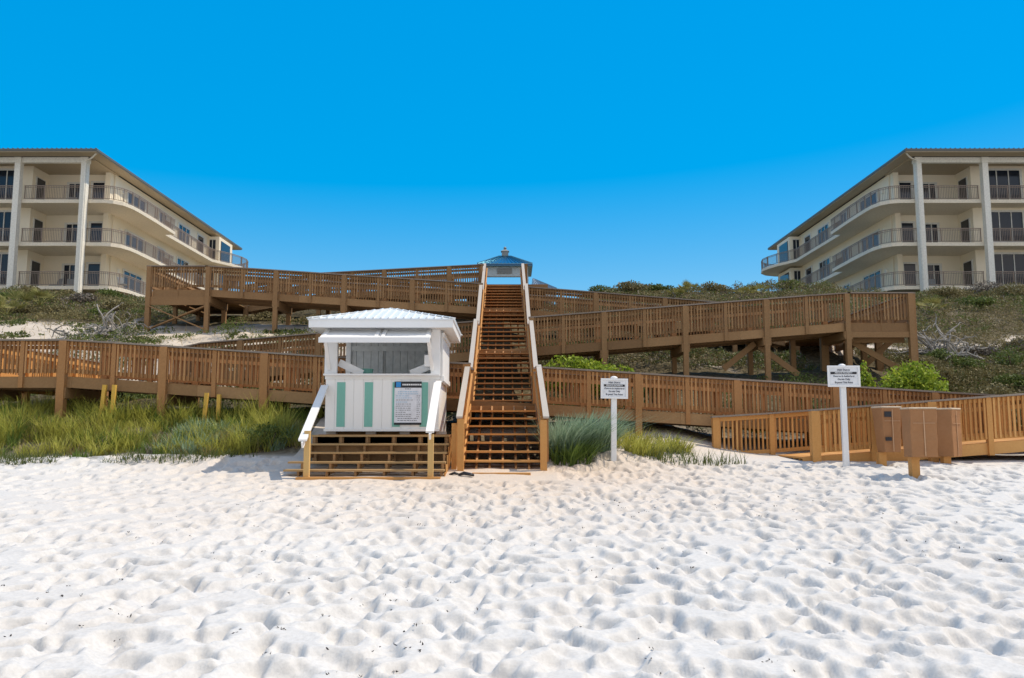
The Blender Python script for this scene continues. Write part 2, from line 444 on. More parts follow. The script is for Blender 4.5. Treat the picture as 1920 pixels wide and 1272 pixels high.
def rail_run(par, pts_x, y, zf, rh, wood, post_down, ground_every=2, thick=.14, thin=.09, side=1, capmat=None, grab=True, first=0, panel_name='baluster_panel', bz=.09, skip=()):
    """one railing along x: posts, panels of balusters, cap, grab rail. side=+1: the walkway lies at larger y"""
    n = len(pts_x)
    for i, x in enumerate(pts_x):
        if i in skip: continue
        g = (i + first) % ground_every == 0
        w = thick if g else thin
        zb = (h1(x, y) - .3) if g else zf(x) - .27
        zb = min(zb, zf(x) - .1)
        b = MB()
        yo = -side * (.02 if g else .0)
        b.box(x - w / 2, x + w / 2, y - w / 2 + yo, y + w / 2 + yo, zb, zf(x) + rh - .03)
        b.build('post', wood, par)
    for i in range(n - 1):
        xa, xb = pts_x[i] + .05, pts_x[i + 1] - .05
        b = MB()
        za, zb = zf(xa), zf(xb)
        b.slope(xa, xb, y - .019, y + .019, za + rh - .125, zb + rh - .125, .09)
        b.slope(xa, xb, y - .019, y + .019, za + bz, zb + bz, .085)
        k = max(1, int(round((xb - xa) / .099)))
        for j in range(k):
            t = (j + .5) / k; x = xa + (xb - xa) * t; z = zf(x)
            w = .0195 + random.uniform(-.001, .001)
            yy = y - side * .04
            b.box(x - w, x + w, yy - .019, yy + .019, z + .075 + random.uniform(-.008, .008), z + rh - .045)
        b.build(panel_name, wood, par)
    # cap boards, butt-jointed at every other post
    i = 0; b = MB()
    while i < n - 1:
        j = min(i + 2, n - 1)
        xa = pts_x[i] + (.003 if i else -.1); xb = pts_x[j] - (.003 if j < n - 1 else -.1)
        if abs((zf(pts_x[i]) + zf(pts_x[j])) / 2 - zf(pts_x[i + 1])) > .004: j = i + 1; xb = pts_x[j] - (.003 if j < n - 1 else -.1)
        b.slope(xa, xb, y - .1, y + .075, zf(xa) + rh - .03 if i else zf(xa) + rh - .03, zf(xb) + rh - .03, .04)
        i = j
    b.build('rail_cap', capmat or M['cap'], par)
    if grab:
        b = MB()
        for i in range(n - 1):
            xa, xb = pts_x[i] + (.001 if i else 0), pts_x[i + 1] - .001
            yy = y + side * .1
            b.slope(xa, xb, yy - .02, yy + .02, zf(xa) + .66, zf(xb) + .66, .09)
        b.build('grab_rail', wood, par)

def deck(par, x0, x1, y0, y1, zf, wood, rim=.26, step=.145):
    b = MB(); x = x0
    while x < x1 - .02:
        xe = min(x + step - .006, x1)
        b.slope(x, xe, y0 + .0, y1 - .0, zf(x) - .038, zf(xe) - .038, .038)
        x += step
    b.build('deck_boards', wood, par)

def rims(par, brk, y0, y1, zf, wood, rim=.26):
    for y, s in ((y0, -1), (y1, 1)):
        b = MB()
        for xa, xb in zip(brk[:-1], brk[1:]):
            ya, yb = (y - .045, y - .003) if s < 0 else (y + .003, y + .045)
            b.slope(xa + .002, xb - .002, ya, yb, zf(xa) - rim - .01, zf(xb) - rim - .01, rim)
        b.build('rim_board', wood, par)
    b = MB()
    for k in range(5):
        yy = y0 + .2 + k * (y1 - y0 - .4) / 4
        for xa, xb in zip(brk[:-1], brk[1:]):
            b.slope(xa + .002, xb - .002, yy - .02, yy + .02, zf(xa) - rim, zf(xb) - rim, rim - .045)
    b.build('joists', wood, par)

def posts_between(a, b, d=1.22):
    n = max(1, int(round(abs(b - a) / d)))
    return [a + (b - a) * i / n for i in range(n + 1)]

def cross_beams(par, xs_, y0, y1, zf, wood, rim=.26):
    for x in xs_:
        b = MB(); b.box(x - .12, x + .12, y0 - .125, y1 + .125, zf(x) - rim - .26, zf(x) - rim - .015)
        b.build('cross_beam', wood, par)

GAPL = lambda y: xc(y) - SW - .12
GAPR = lambda y: xc(y) + SW + .12

# ---- ramp A, the lowest, by the bins
zA = interp([(4.66, .92), (6.4, 1.03), (10.9, 1.38), (12.5, 1.46), (14.5, 1.46)])
rA = empty('wooden_ramp', (0, 0, 0), 0, 'lowest orange wooden ramp with slatted railing, running behind the cardboard bins', 'ramp', 'flights of the zigzag beach ramp')
deck(rA, 6.1, 14.5, YA, YA + RW, zA, M['wood_new'])
rims(rA, [6.1, 6.4, 8.5, 10.9, 12.5, 14.5], YA, YA + RW, zA, M['wood_new'], .24)
pf = posts_between(P(1525, 800, YA).x, 12.5, 1.22) + [13.6, 14.5]
rail_run(rA, pf, YA - .05, zA, .97, M['wood_new'], True, 2, .17, .11, 1, M['cap'], bz=.06)
pb = posts_between(P(1343, 800, YA + RW).x, 12.5, 1.22)
rail_run(rA, pb, YA + RW + .05, zA, .97, M['wood_new'], True, 2, .15, .11, -1, M['cap'], bz=.05, grab=False)
sidep = [14.5]

# ---- ramp B
zB = interp([(-13, 2.85), (-10.5, 2.85), (-4.6, 2.46), (.66, 2.2), (11.2, 1.54), (12.5, 1.46), (14.5, 1.46)])
rB = empty('wooden_ramp', (0, 0, 0), 0, 'long brown second ramp flight behind the white kiosk, passing under the staircase foot', 'ramp', 'flights of the zigzag beach ramp')
deck(rB, -13, 14.5, YB, YB + RW, zB, M['wood'])
rims(rB, [-13, -10.5, -7.5, -4.6, -2, .66, 4, 8, 11.2, 12.5, 14.5], YB, YB + RW, zB, M['wood_old'])
gl, gr = GAPL(YB), GAPR(YB)
pl = [-12.9, -11.7] + posts_between(P(122, 680, YB).x, gl, 1.22)
for y, s in ((YB - .05, 1), (YB + RW + .05, -1)):
    if s == 1:
        rail_run(rB, pl, y, zB, .88, M['wood'], True, 2, .18, .1, s)
    else:
        rail_run(rB, posts_between(-10.6, gl, 1.22), y, zB, .88, M['wood'], True, 2, .15, .1, s)
    rail_run(rB, posts_between(gr, 11.2, 1.22) + [12.5], y, zB, .88, M['wood'], True, 2, .15, .1, s)
cross_beams(rB, [p for p in pl[::2]], YB, YB + RW, zB, M['wood_old'])
# thin yellow shores propped under the flight
for (a, b_, yy) in (((197, 722), (190, 782), 19.55), ((215, 722), (211, 780), 19.5), ((388, 737), (383, 790), 19.5), ((411, 740), (410, 770), 19.6)):
    q = MB(); p0, p1 = P(*a, yy), P(*b_, yy)
    d_ = (p1 - p0).normalized()
    q.bar(p0, p1 + d_ * .35, .085, .085, (0, 1, 0)); q.build('shore_post', M['yellow'], rB)

# platform that turns B into C at the left
zT = lambda x: 2.85
b = MB(); y = YB + RW + .004
while y < YC + RW:
    b.box(-13, -10.75, y, min(y + .138, YC + RW), 2.812, 2.85); y += .145
b.build('landing_boards', M['wood'], rB)
def side_rail(par, x, ya, yb, z, rh, wood, inner, n, capm, zf=None, gnd=True):
    """railing along y at x; inner=+1: the walkway lies at larger x"""
    ysl = [ya + (yb - ya) * i / n for i in range(n + 1)]
    for i, y in enumerate(ysl):
        q = MB(); g = i % 2 == 0
        w = .15 if g else .1
        q.box(x - w / 2, x + w / 2, y - w / 2, y + w / 2, (min(h1(x, y), z) - .3) if g else z - .28, z + rh - .03); q.build('post', wood, par)
    for i in range(n):
        q = MB(); a, c = ysl[i] + .05, ysl[i + 1] - .05
        q.box(x - .019, x + .019, a, c, z + rh - .125, z + rh - .035); q.box(x - .019, x + .019, a, c, z + .09, z + .175)
        k = max(1, int(round((c - a) / .108)))
        for j in range(k):
            y = a + (c - a) * (j + .5) / k
            q.box(x - inner * .04 - .019, x - inner * .04 + .019, y - .021, y + .021, z + .075, z + rh - .045)
        q.build('baluster_panel', wood, par)
    q = MB(); q.box(x - .09, x + .09, ya - .09, yb + .09, z + rh - .028, z + rh + .008); q.build('rail_cap', capm, par)
    q = MB(); q.box(x + inner * .1 - .02, x + inner * .1 + .02, ya, yb, z + .66, z + .75); q.build('grab_rail', wood, par)
    q = MB(); q.box(x - inner * .06 - .02, x - inner * .06 + .02, ya, yb, z - .28, z - .01); q.build('rim_board', wood, par)
side_rail(rB, -13.0, YB, YC + RW, 2.85, .88, M['wood_new'], 1, 6, M['cap'])

# ---- ramp C
zC = interp([(-13, 2.86), (-10.9, 3.0), (-10, 3.28), (-5.94, 3.63), (.7, 4.13), (10.2, 4.88), (12.3, 4.88)])
rC = empty('wooden_ramp', (0, 0, 0), 0, 'third ramp flight climbing to the high corner platform at the right, on tall posts', 'ramp', 'flights of the zigzag beach ramp')
deck(rC, -10.75, 12.3, YC, YC + RW, zC, M['wood'])
rims(rC, [-10.75, -10, -5.94, -2.5, .7, 4, 7, 10.2, 12.3], YC, YC + RW, zC, M['wood_old'])
gl, gr = GAPL(YC), GAPR(YC)
pcl = posts_between(-10.7, gl, 1.22)
pcr = posts_between(P(1130, 600, YC).x - 1.22 * 1, P(1587, 600, YC).x, 1.22)
pcr = [gr] + pcr[0:] if pcr[0] - gr > .4 else [gr] + pcr[1:]
for y, s in ((YC - .05, 1), (YC + RW + .05, -1)):
    rail_run(rC, pcl, y, zC, .93, M['wood_old'], True, 2, .15, .09, s)
    if s == 1:
        rail_run(rC, pcr, y, zC, .93, M['wood_old'], True, 2, .15, .1, s, first=len(pcr) % 2 + 1)
        rail_run(rC, [pcr[-1] + .11, (pcr[-1] + 12.3) / 2 + .05, 12.25], y, zC, .93, M['wood_old'], True, 2, .16, .02, s, grab=False, skip=(0,))
    else:
        rail_run(rC, pcr, y, zC, .93, M['wood_old'], True, 2, .15, .1, s, first=len(pcr) % 2 + 1)
cross_beams(rC, pcr[2::2], YC, YC + RW, zC, M['wood_old'])
b = MB(); y = YC + RW + .004
while y < YD + RW:
    b.box(10.2, 12.3, y, min(y + .138, YD + RW), 4.842, 4.88); y += .145
b.build('landing_boards', M['wood'], rC)
side_rail(rC, 12.35, YC, YD + RW, 4.88, .93, M['wood_old'], -1, 6, M['cap'])
q = MB(); q.box(10.16, 12.3, YC - .11, YC - .055, 4.42, 4.60); q.box(10.3, 12.2, YC + .3, YC + .35, 4.3, 4.58); q.build('platform_beam', M['wood_old'], rC)
for (xa, za, xb, zb, yy) in ((10.3, 4.55, 12.25, 3.4, YC + .5), (12.25, 4.5, 10.9, 3.3, YC + 1.2), (7.7, 4.2, 8.9, 3.3, YC + .4), (7.6, 4.3, 6.6, 3.5, YC + .5)):
    q = MB(); q.bar((xa, yy, za), (xb, yy, zb), .05, .18, (0, 0, 1)); q.build('diagonal_brace', M['wood_old'], rC)
for (x_, y_) in ((10.2, YC + 1.75), (11.3, YC + 1.2), (11.55, YC + 3.2), (9.2, YC + 1.75), (12.2, YC + 2.2), (10.2, YC + 4.2)):
    q = MB(); q.box(x_ - .08, x_ + .08, y_ - .08, y_ + .08, h1(x_, y_) - .3, 4.6); q.build('pile', M['wood_old'], rC)

# ---- ramp D
zD = interp([(-13.5, 6.88), (-11.3, 6.88), (-1.3, 6.22), (.7, 6.1), (8.1, 5.5), (10.2, 5.0), (12.3, 4.88)])
rD = empty('wooden_ramp', (0, 0, 0), 0, 'fourth ramp flight, ending at the cross-braced corner platform below the left block', 'ramp', 'flights of the zigzag beach ramp')
deck(rD, -13.5, 10.2, YD, YD + RW, zD, M['wood_old'])
rims(rD, [-13.5, -11.3, -8, -5, -1.3, .7, 4, 8.1, 10.2], YD, YD + RW, zD, M['wood_old'])
gl, gr = GAPL(YD), GAPR(YD)
xp = P(392, 520, YD).x; xq = P(281, 520, YD).x
pdl = [xq, xp] + posts_between(xp, gl, 1.28)[1:]
for y, s in ((YD - .05, 1), (YD + RW + .05, -1)):
    if s == 1:
        rail_run(rD, [xq + .02, (xq + xp) / 2, xp - .11], y, zD, .89, M['wood_old'], True, 2, .17, .02, s, skip=(2,))
        rail_run(rD, posts_between(xp, gl, 1.31)[0:], y, zD, .89, M['wood_old'], True, 2, .16, .1, s, first=0)
    else:
        rail_run(rD, posts_between(xp, gl, 1.31), y, zD, .89, M['wood_old'], True, 2, .16, .1, s)
    rail_run(rD, posts_between(gr, 9.6, 1.28), y, zD, .87, M['wood_old'], True, 2, .15, .1, s)
side_rail(rD, xq, YD, YE + RW, 6.88, .89, M['wood_old'], 1, 5, M['cap'])
b = MB(); y = YD + RW + .004
while y < YE + RW:
    b.box(xq, xp, y, min(y + .138, YE + RW), 6.842, 6.88); y += .145
b.build('landing_boards', M['wood_old'], rD)
q = MB(); q.box(xq + .08, xp - .08, YD - .11, YD - .05, 6.28, 6.6); q.build('platform_beam', M['wood_old'], rD)
za, zb = h1(xq, YD) + .05, 6.25
for (a, c) in ((za, zb), (zb, za)):
    q = MB(); q.bar((xq + .06, YD - .1 + (.05 if a < c else 0), a), (xp - .06, YD - .1 + (.05 if a < c else 0), c), .045, .17, (0, 1, 0)); q.build('cross_brace', M['wood_old'], rD)
cross_beams(rD, posts_between(xp, gl, 1.31)[::2], YD, YD + RW, zD, M['wood_old'])

# ---- ramp E
e1, e2 = P(600, 513, YE), P(903, 497, YE)
zE = interp([(-13.5, 6.88), (-11.3, 6.95), (e1.x, e1.z - .9), (e2.x, e2.z - .9)])
rE = empty('wooden_ramp', (0, 0, 0), 0, 'topmost ramp flight seen against the sky, meeting the head of the stairs', 'ramp', 'flights of the zigzag beach ramp')
deck(rE, xp, e2.x, YE, YE + RW, zE, M['wood_old'])
rims(rE, [xp, e1.x, -5, e2.x], YE, YE + RW, zE, M['wood_old'])
for y, s in ((YE - .05, 1), (YE + RW + .05, -1)):
    rail_run(rE, posts_between(xp, e1.x, 1.3)[:-1] + posts_between(e1.x, e2.x, 1.31), y, zE, .9, M['wood_old'], True, 2, .17, .11, s)

# ------------------------------------------------------------------ the staircase
ZTOP = P(944, 533, 36.4).z
st = empty('staircase', (0, 0, 0), 0, 'long straight wooden beach staircase with pale grey handrail caps climbing the dune', 'staircase')
secs = [(16.35, .80, YB - .06, 2.2, 8), (YB + RW + .05, 2.2, YC - .06, zC(-.25), 11), (YC + RW + .05, zC(-.25), YD - .06, zD(-.3), 11), (YD + RW + .05, zD(-.3), 36.4, ZTOP, 11)]
for si, (ya, za, yb, zb, n) in enumerate(secs):
    dx = xc(yb) - xc(ya)
    rise = (zb - za) / n; run = (yb - ya) / n
    for k in range(1, n):
        y0 = ya + run * (k - 1) + .02; z = za + rise * k; c = xc(y0)
        t = MB()
        for j in range(2):
            t.box(c - SW, c + SW, y0 + j * (run * .48), y0 + j * (run * .48) + run * .46, z - .038, z)
        t.build('tread', M['wood'] if si else M['wood_new'], st)
    # stringers: two outer planks, five carriages under the treads
    for j in range(7):
        off = -SW - .025 + j * (2 * SW + .05) / 6
        t = MB()
        out = j in (0, 6)
        hgt = .30 if out else .22
        lift = .0 if out else -.05
        t.slopey(xc(ya) + off - .02, xc(ya) + off + .02, ya, yb + (.0 if si < 3 else 0), za - hgt + rise * .55 + lift, zb - hgt + lift, hgt, 0, dx)
        t.build('stringer', M['wood_new'] if out and off < 0 else M['wood'], st)
    # riser board under the landing edge
    t = MB(); t.box(xc(yb) - SW - .02, xc(yb) + SW + .02, yb - .012, yb + .008, zb - .20, zb - .045); t.build('landing_riser', M['wood'], st)
    # railings
    rh = .9
    for s in (-1, 1):
        o = s * (SW + .1)
        nn = 3
        yl = [ya + .05 + (yb - ya - .1) * i / nn for i in range(nn + 1)]
        zl = [za + rise + (zb - za - rise) * i / nn for i in range(nn + 1)]
        for i in range(nn + 1):
            y, z = yl[i], zl[i]; c = xc(y) + o
            if not (i == 0 and si == 0):
                t = MB(); w = .14 if i in (0, nn) else .09
                low = min(h1(c, y) - .3, z - .3) if (i in (0, nn)) else z - .3
                if i == 0 and si: low = z - .5
                t.box(c - w / 2, c + w / 2, y - w / 2, y + w / 2, low, z + rh - .04); t.build('post', M['wood_new'] if si < 2 else M['wood'], st)
        for i in range(nn):
            t = MB(); k = int((yl[i + 1] - yl[i]) / .125)
            for j in range(k):
                f = (j + .5) / k; y = yl[i] + (yl[i + 1] - yl[i]) * f; z = zl[i] + (zl[i + 1] - zl[i]) * f; c = xc(y) + o
                t.box(c - s * -.035 - .018, c - s * -.035 + .018, y - .02, y + .02, z - .05, z + rh - .06)
            c0, c1 = xc(yl[i]) + o, xc(yl[i + 1]) + o
            t.slopey(c0 - .018, c0 + .018, yl[i], yl[i + 1], zl[i] + rh - .14, zl[i + 1] + rh - .14, .09, 0, c1 - c0)
            t.slopey(c0 - .018, c0 + .018, yl[i], yl[i + 1], zl[i] + .04, zl[i + 1] + .04, .09, 0, c1 - c0)
            t.build('baluster_panel', M['wood_new'] if s < 0 else M['wood'], st)
        sl = (zl[-1] - zl[0]) / (yl[-1] - yl[0])
        c0, c1 = xc(yl[0]) + o, xc(yl[-1]) + o
        t = MB(); t.slopey(c0 - .06, c0 + .06, yl[0] - .12, yl[-1] + .1, zl[0] - .12 * sl + rh - .04, zl[-1] + .1 * sl + rh - .04, .04, 0, c1 - c0); t.build('handrail_cap', M['cap_pale'], st)
        t = MB(); ci = -s * .11
        t.slopey(c0 + ci - .02, c0 + ci + .02, yl[0], yl[-1], zl[0] + .62, zl[-1] + .62, .10, 0, c1 - c0); t.build('grab_rail', M['wood_new'], st)
for x_ in (SW + .07, -SW - .07):  # added boards, put in to keep sun off the ground under the stairs
    t = MB()
    for k in range(10):
        y0 = 16.5 + k * .32; zt_ = .8 + (y0 - 16.35) / 3.4 * 1.4 - .18
        t.box(xc(y0) + x_ - .012, xc(y0) + x_ + .012, y0, y0 + .312, h1(x_, y0) - .2, max(zt_, h1(x_, y0) + .02))
    t.build('added_sun_skirt', M['wood'], st)
# heavy newel posts at the foot
for (px, py0, Y_, w) in ((864, 786, 16.2, .125), (852, 794, 16.35, .10), (1019, 788, 16.25, .13)):
    p = P(px, py0, Y_); t = MB(); t.box(p.x - w / 2, p.x + w / 2, Y_ - w / 2, Y_ + w / 2, h1(p.x, Y_) - .3, p.z); t.build('newel_post', M['wood_new'], st)
p = MB(); p.box(-.75, .35, 15.75, 15.93, h1(-.2, 15.8) - .05, h1(-.2, 15.8) + .02); p.build('sill_plank', M['wood_new'], st)

# ------------------------------------------------------------------ top walkway, gazebo, pavilion
wk = empty('walkway', (0, 0, 0), 0, 'level boardwalk at the head of the stairs leading to the gazebo', 'boardwalk')
b = MB(); y = 36.45
while y < 50:
    b.box(-2.2, 1.6, y, y + .138, ZTOP - .04, ZTOP - .002); y += .145
b.build('deck_boards', M['wood_old'], wk)
b = MB(); b.box(-2.2, 1.6, 36.41, 36.445, ZTOP - .3, ZTOP - .045); b.build('rim_board', M['wood_old'], wk)
for x in (-1.35, .62):
    for i in range(6):
        y = 36.6 + i * 2.2
        t = MB(); t.box(x - .07, x + .07, y - .07, y + .07, ZTOP - 1.8, ZTOP + .9); t.build('post', M['wood_old'], wk)
    t = MB(); t.box(x - .08, x + .08, 36.5, 47.8, ZTOP + .903, ZTOP + .94)
    for i in range(100):
        y = 36.7 + i * .11; t.box(x - .1 - .02, x - .1 + .02, y - .02, y + .02, ZTOP + .08, ZTOP + .86)
    t.box(x - .12, x - .08, 36.6, 47.7, ZTOP + .862, ZTOP + .90); t.box(x - .078, x - .04, 36.6, 47.7, ZTOP + .08, ZTOP + .16)
    t.build('side_railing', M['wood_old'], wk)

YG = 48.0
gz = empty('gazebo', (0, 0, 0), 0, 'small open gazebo with blue-grey hipped roof and cupola above the stairs', 'gazebo')
ga, gb = P(895, 494, YG), P(998, 494, YG)
gx, gw = (ga.x + gb.x) / 2, (gb.x - ga.x) / 2
ze = ga.z; gd = 1.7; yc_ = YG + gd
apex = P(942, 486, yc_).z
t = MB()
for (r0, r1, z0, z1) in ((gw, .35, ze, apex + .1),):
    t.rings([[(gx - r0, yc_ - gd, z0 - .16), (gx + r0, yc_ - gd, z0 - .16), (gx + r0, yc_ + gd, z0 - .16), (gx - r0, yc_ + gd, z0 - .16)],
             [(gx - r0, yc_ - gd, z0), (gx + r0, yc_ - gd, z0), (gx + r0, yc_ + gd, z0), (gx - r0, yc_ + gd, z0)],
             [(gx - r1, yc_ - r1, z1), (gx + r1, yc_ - r1, z1), (gx + r1, yc_ + r1, z1), (gx - r1, yc_ + r1, z1)]])
rf = t.build('roof', M['bluemetal'], gz)
t = MB()
for i in range(15):
    f = -1 + 2 * i / 14
    t.bar((gx + f * gw, yc_ - gd, ze + .02), (gx + f * .35, yc_ - .35, apex + .12), .03, .05)
t.build('roof_rib', M['bluemetal'], rf)
cz = apex + .1
t = MB(); t.box(gx - .2, gx + .2, yc_ - .2, yc_ + .2, cz + .005, cz + .34)
t.rings([[(gx - .25, yc_ - .25, cz + .345), (gx + .25, yc_ - .25, cz + .345), (gx + .25, yc_ + .25, cz + .345), (gx - .25, yc_ + .25, cz + .345)],
         [(gx - .06, yc_ - .06, cz + .5), (gx + .06, yc_ - .06, cz + .5), (gx + .06, yc_ + .06, cz + .5), (gx - .06, yc_ + .06, cz + .5)]])
t.tube([(gx, yc_, cz + .5), (gx, yc_, cz + .58), (gx, yc_, cz + .66)], [.05, .11, .03], 8)
t.build('cupola', M['greypanel'], rf)
t = MB()
hz0, hz1 = P(945, 519, YG + .3).z, ze - .165; hzb = min(hz1 - .08, P(945, 516, YG + 2 * gd).z)
for (x0, x1, y0, y1) in ((gx - gw + .25, gx + gw - .25, YG + .25, YG + .33), (gx - gw + .25, gx + gw - .25, YG + 2 * gd - .33, YG + 2 * gd - .25), (gx - gw + .25, gx - gw + .33, YG + .331, YG + 2 * gd - .331), (gx + gw - .33, gx + gw - .25, YG + .331, YG + 2 * gd - .331)):
    t.box(x0, x1, y0, y1, hz0 if y1 < YG + .4 else hzb, hz1)
t.build('header_panel', M['palewall'], gz)
t = MB(); s0, s1 = P(932, 513, YG + .2), P(960, 503, YG + .2); t.box(s0.x, s1.x, YG + .2, YG + .247, s0.z, s1.z)
for i in range(5):
    zz = s0.z + (s1.z - s0.z) * (i + .5) / 5; t.box(s0.x + .04, s1.x - .04, YG + .18, YG + .199, zz - .02, zz + .02)
t.build('louvred_vent', M['greypanel'], gz)
for sx in (-1, 1):
    for sy in (-1, 1):
        t = MB(); x = gx + sx * (gw - .3); y = yc_ + sy * (gd - .3); t.box(x - .08, x + .08, y - .08, y + .08, ZTOP - .05, hz0 - .002); t.build('post', M['palewall'], gz)
t = MB()
for x0 in np.arange(gx - gw + .4, gx + gw - .3, .35):
    t.box(x0 - .02, x0 + .02, YG + 2 * gd - .3, YG + 2 * gd - .26, ZTOP, ZTOP + .95)
t.box(gx - gw + .3, gx + gw - .3, YG + 2 * gd - .32, YG + 2 * gd - .24, ZTOP + .951, ZTOP + 1.0)
t.build('back_railing', M['palewall'], gz)
t = MB(); t.box(gx - gw, gx + gw, YG, YG + 2 * gd, ZTOP - .2, ZTOP - .042); t.build('floor', M['wood_old'], gz)

t = MB(); t.box(gx - gw, gx + gw, YG - .02, YG - .002, ze - .15, ze - .02); t.box(gx + gw + .002, gx + gw + .02, YG, YG + 2 * gd, ze - .15, ze - .02); t.box(gx - gw - .02, gx - gw - .002, YG, YG + 2 * gd, ze - .15, ze - .02); t.build('fascia', M['bluetrim'], gz)

YP = 60.0
M['slate'] = plain('slate_blue_metal', (.16, .27, .40), .4)
for (pxa, pxb, pyt, lab) in ((1000, 1044, 522, 'blue-roofed pavilion peeping out right of the gazebo'), (902, 870, 517, 'blue-roofed pavilion peeping out left of the gazebo behind the rails')):
    a_, b_ = P(pxa, 541, YP), P(pxb, 541, YP)
    pv = empty('pavilion', (a_.x, YP, 0), 0, lab, 'pavilion', 'pavilions beside the gazebo')
    d_ = b_.x - a_.x; pz = a_.z; pk = P(pxa, pyt, YP + .6).z
    t = MB()
    base = [(0, 0), (d_, 0), (d_, 5), (0, 5)] if d_ > 0 else [(d_, 0), (0, 0), (0, 5), (d_, 5)]
    top = [(-.05, .7), (.05, .7), (.05, 4.3), (-.05, 4.3)]
    t.rings([[(x, y, pz - .15) for x, y in base], [(x, y, pz) for x, y in base], [(x, y, pk) for x, y in top]])
    rf = t.build('roof', M['slate'], pv)
    t = MB()
    for i in range(8):
        f = i / 7; t.bar((d_ * f, .0, pz + .02), (0, .7, pk + .01), .04, .05)
    t.build('roof_rib', M['slate'], rf)
    t = MB(); xa, xb = sorted((d_ * .08, d_ * .9)); t.box(xa, xb, .4, 4.6, h1(a_.x, YP + 2) - .3, pz - .155); t.build('wall', M['palewall'], pv)
    fo = MB(); xa, xb = sorted((d_ * .35, d_ * .65)); fo.box(xa - .08, xb + .08, .35, .397, pz - 1.4, pz - .4); fo = fo.build('window', M['sash'], pv)
    g = MB(); g.box(xa, xb, .32, .348, pz - 1.33, pz - .47); g.build('pane', M['glass'], fo)

